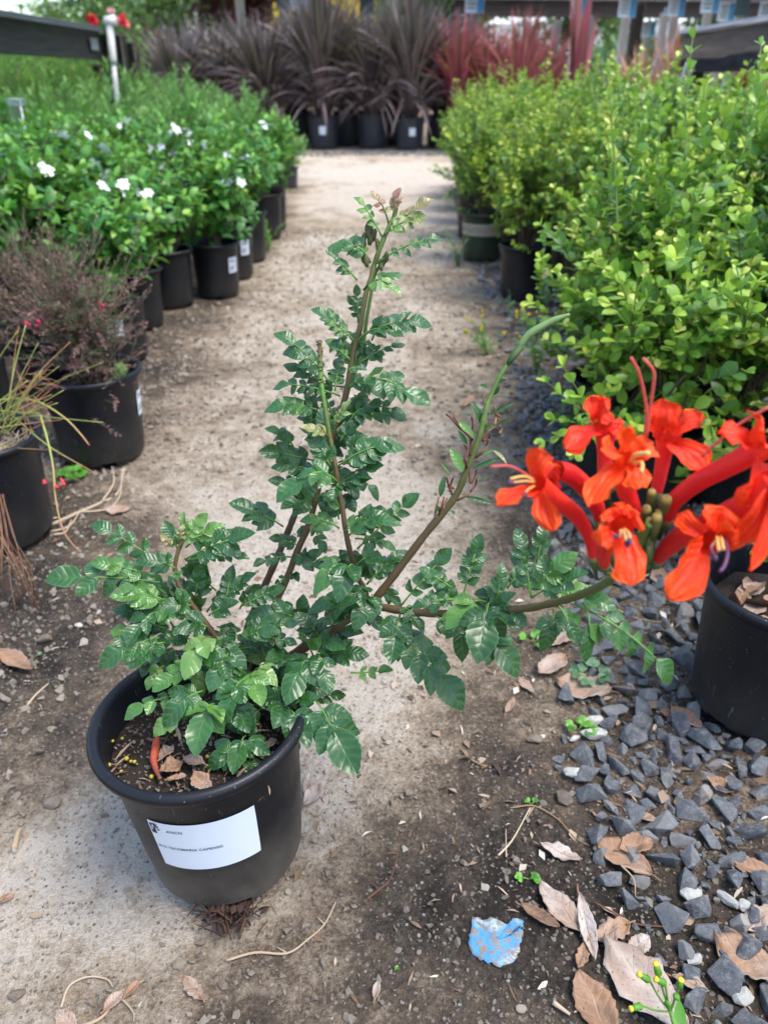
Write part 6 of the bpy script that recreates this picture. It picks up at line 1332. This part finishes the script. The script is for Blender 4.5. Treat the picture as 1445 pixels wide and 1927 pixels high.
twig('twig', 'red stemmed twig with a green bud beside the silvery leaf', [(1118, 1702, .004), (1150, 1722, .006), (1195, 1738), (1262, 1748)], .0011, .12); twig('twig', 'short pale wood chip lying right of the blue scrap, near the bottom', [(1040, 1890), (1072, 1912)], .0022, .85)
twig('twig', 'small pale stick on the dirt left of the vine', [(52, 1328), (68, 1308), (92, 1290, .006)], .0014, .9); twig('twig', 'pale curled wood shaving left of the pot near the bottom', [(28, 1600), (34, 1572), (40, 1560)], .0030, .72); twig('twig', 'curled twig on the dirt right of the vine below its lowest leaves', [(868, 1410), (885, 1428), (912, 1440)], .0014, .55)
twig('twig', 'thin stem lying on the large folded leaf', [(1165, 1640, .012), (1190, 1662, .010), (1196, 1688)], .0009, .7)
st = twig('dry_stalk', 'bundle of pale dry forked stalks on the dirt beside the rush pot', [(95, 985), (150, 965), (190, 945), (222, 925), (236, 895, .02)], .0030, .85, cat='dry stalk', branches=([(150, 965), (200, 958), (225, 935), (232, 905, .02)], [(95, 1000), (130, 990), (150, 965)], [(190, 945), (215, 915, .01), (214, 895, .02)], [(100, 1005), (122, 1000), (135, 980)]))
# weeds
def rosette(px, py, s, n, label, mat='weed', name='weed', h=.3, tpl=None, leafw=.9, upright=.5):
    c = G(px, py); e = empty(name, (c[0], c[1], gz(c[0], c[1])+.001), label, 'weed'); mb = MB(); sb = MB()
    for i in range(n):
        a = i*2.4+random.random(); o = A(math.cos(a), math.sin(a), 0)*s*random.uniform(.3, 1)*.6+A(0, 0, s*h*random.uniform(.4, 1.2)); sb.tube([A(0, 0, 0), o*.6+A(0, 0, .001), o], .0006, 4, .9)
        for k in range(3):
            b = a+(k-1)*.9; d = A(math.cos(b), math.sin(b), upright)
            mb.stamp(RDT[0] if tpl is None else tpl, o[None], frames(d[None], nz(A(0, -.2, 1)+rng.normal(size=3)*.2)[None], np.array([s*.5*random.uniform(.7, 1.1)]), np.array([s*.5*leafw])), [random.random()])
    sb.build('stem', M['stem'], e); mb.build('foliage', M[mat], e); return e
rosette(996, 1650, .013, 3, 'bright green seedling with rounded leaves above the blue scrap'); rosette(1000, 1512, .009, 2, 'tiny green seedling by the straw coloured stick'); rosette(1090, 1372, .024, 4, 'small lobed weed growing at the gravel edge beside white stones', leafw=.7); rosette(1115, 1275, .030, 7, 'sprawling weed with tiny leaves on the broad pinkish leaf', 'weed_blue', leafw=.7)
rosette(1000, 1205, .020, 4, 'little green weed under the flowering branch', leafw=.7); rosette(138, 898, .032, 8, 'light green clover like weed between the rush pot and the purple shrub pot'); rosette(742, 1820, .006, 1, 'pair of tiny round leaves in the dirt at the bottom'); rosette(880, 778, .010, 3, 'tiny bright weed on the path behind the bare branch'); rosette(907, 900, .008, 2, 'tiny green weed right of the bare branch'); rosette(65, 1235, .010, 1, 'faded green leaf sprout beside the curled brown leaf at left', 'weed_blue')
def tallweed(px, py, h, n, label, mat='weed', flow=False):
    c = G(px, py); e = empty('weed', (c[0], c[1], gz(c[0], c[1])), label, 'weed', None); sh = []
    for i in range(n):
        a = random.random()*6.28; t = A(math.cos(a)*h*random.uniform(.2, .6), math.sin(a)*h*random.uniform(.2, .6), h*random.uniform(.5, 1)); sh.append((A(0, 0, 0), A(t[0]*.2, t[1]*.2, t[2]*.6), t))
    leafy(int(px), sh, [LNT], .024, 2.2, .014, ang=60, mode='alt', tint=(.2, .9), jit=.4).build('foliage', M[mat], e); twigs(sh, (0, 0, 0), .0009, tint=.9).build('stem', M['stem'], e)
    if flow:
        mb = MB()
        for s in sh:
            for k in range(3):
                p_ = s[2]+rng.normal(size=3)*.006; mb.tube([p_, p_+A(0, 0, .004), p_+A(0, 0, .006)], [.0015, .003, .002], 6, .5)
        mb.build('flower', M['gold'], e)
tallweed(915, 665, .10, 6, 'spindly weed with tiny yellow buds at the right side of the path', flow=True); tallweed(1010, 700, .17, 9, 'taller spindly weed with yellow buds beside the seed pod', 'weed_blue', True); tallweed(1062, 835, .12, 8, 'leafy weed at the foot of the front boxwood pot'); tallweed(862, 500, .16, 8, 'grassy weed beside the dark green pot', 'weed_blue')
tallweed(505, 470, .12, 7, 'weed trailing at the foot of the last gardenia pot'); tallweed(960, 590, .07, 4, 'small weed in front of the plain black pot', 'weed_blue')
# groundsel with yellow tipped buds at the bottom
c = G(1292, 1990); gs = empty('groundsel_weed', (c[0], c[1], 0), 'green weed with yellow tipped buds in front of the largest dead leaf', 'weed'); GO = A(c[0], c[1], 0)
Zg = .50; sb = MB(); jn = P(1262, 1905, Zg)-GO
sb.tube(smoothpath([A(0, 0, 0), P(1275, 1950, Zg)-GO, jn], 5), .0016, 6, .9); hb = MB(); hy = MB()
for (x, y, dx, dy) in ((1222, 1846, -24, -14), (1240, 1836, -8, -26), (1252, 1852, -22, -10), (1278, 1858, 4, -16), (1208, 1893, -26, 8), (1270, 1878, 10, -6), (1258, 1888, -6, 8)):
    p_ = P(x, y, Zg-.005)-GO; e_ = P(x+dx*.9, y+dy*.9, Zg-.008)-GO; sb.tube(smoothpath([jn, (jn+p_)/2+A(0, 0, -.002), p_], 4), .0007, 5, .9); d = (e_-p_)
    if y < 1900 and (x, y) not in ((1270, 1878), (1258, 1888)): hb.tube([p_, p_+d*.15, p_+d*.55, p_+d*.8], [.0012, .0025, .0021, .0017], 8, .6); hy.tube([p_+d*.78, p_+d*.95, p_+d*1.02], [.0017, .0021, .0012], 7, 1.)
    else: hb.tube([p_, p_+d*.2, p_+d*.5, p_+d*.6], [.001, .0024, .0022, .0008], 8, .5)
sb.build('stem', M['stem'], gs); hb.build('bud', M['weed'], gs); hy.build('yellow_tips', M['gold'], gs)
lv_ = MB()
for i in range(7):
    b_ = jn*random.uniform(.3, .9); d = nz(A(random.gauss(0, 1), random.gauss(0, 1), .3)); lv_.stamp(LNT, b_[None], frames(d[None], A(0, 0, 1)[None], np.array([.025]), np.array([.05])), [random.random()])
lv_.build('foliage', M['weed'], gs)

POTS.append((cen[0], cen[1], .03))
strew()
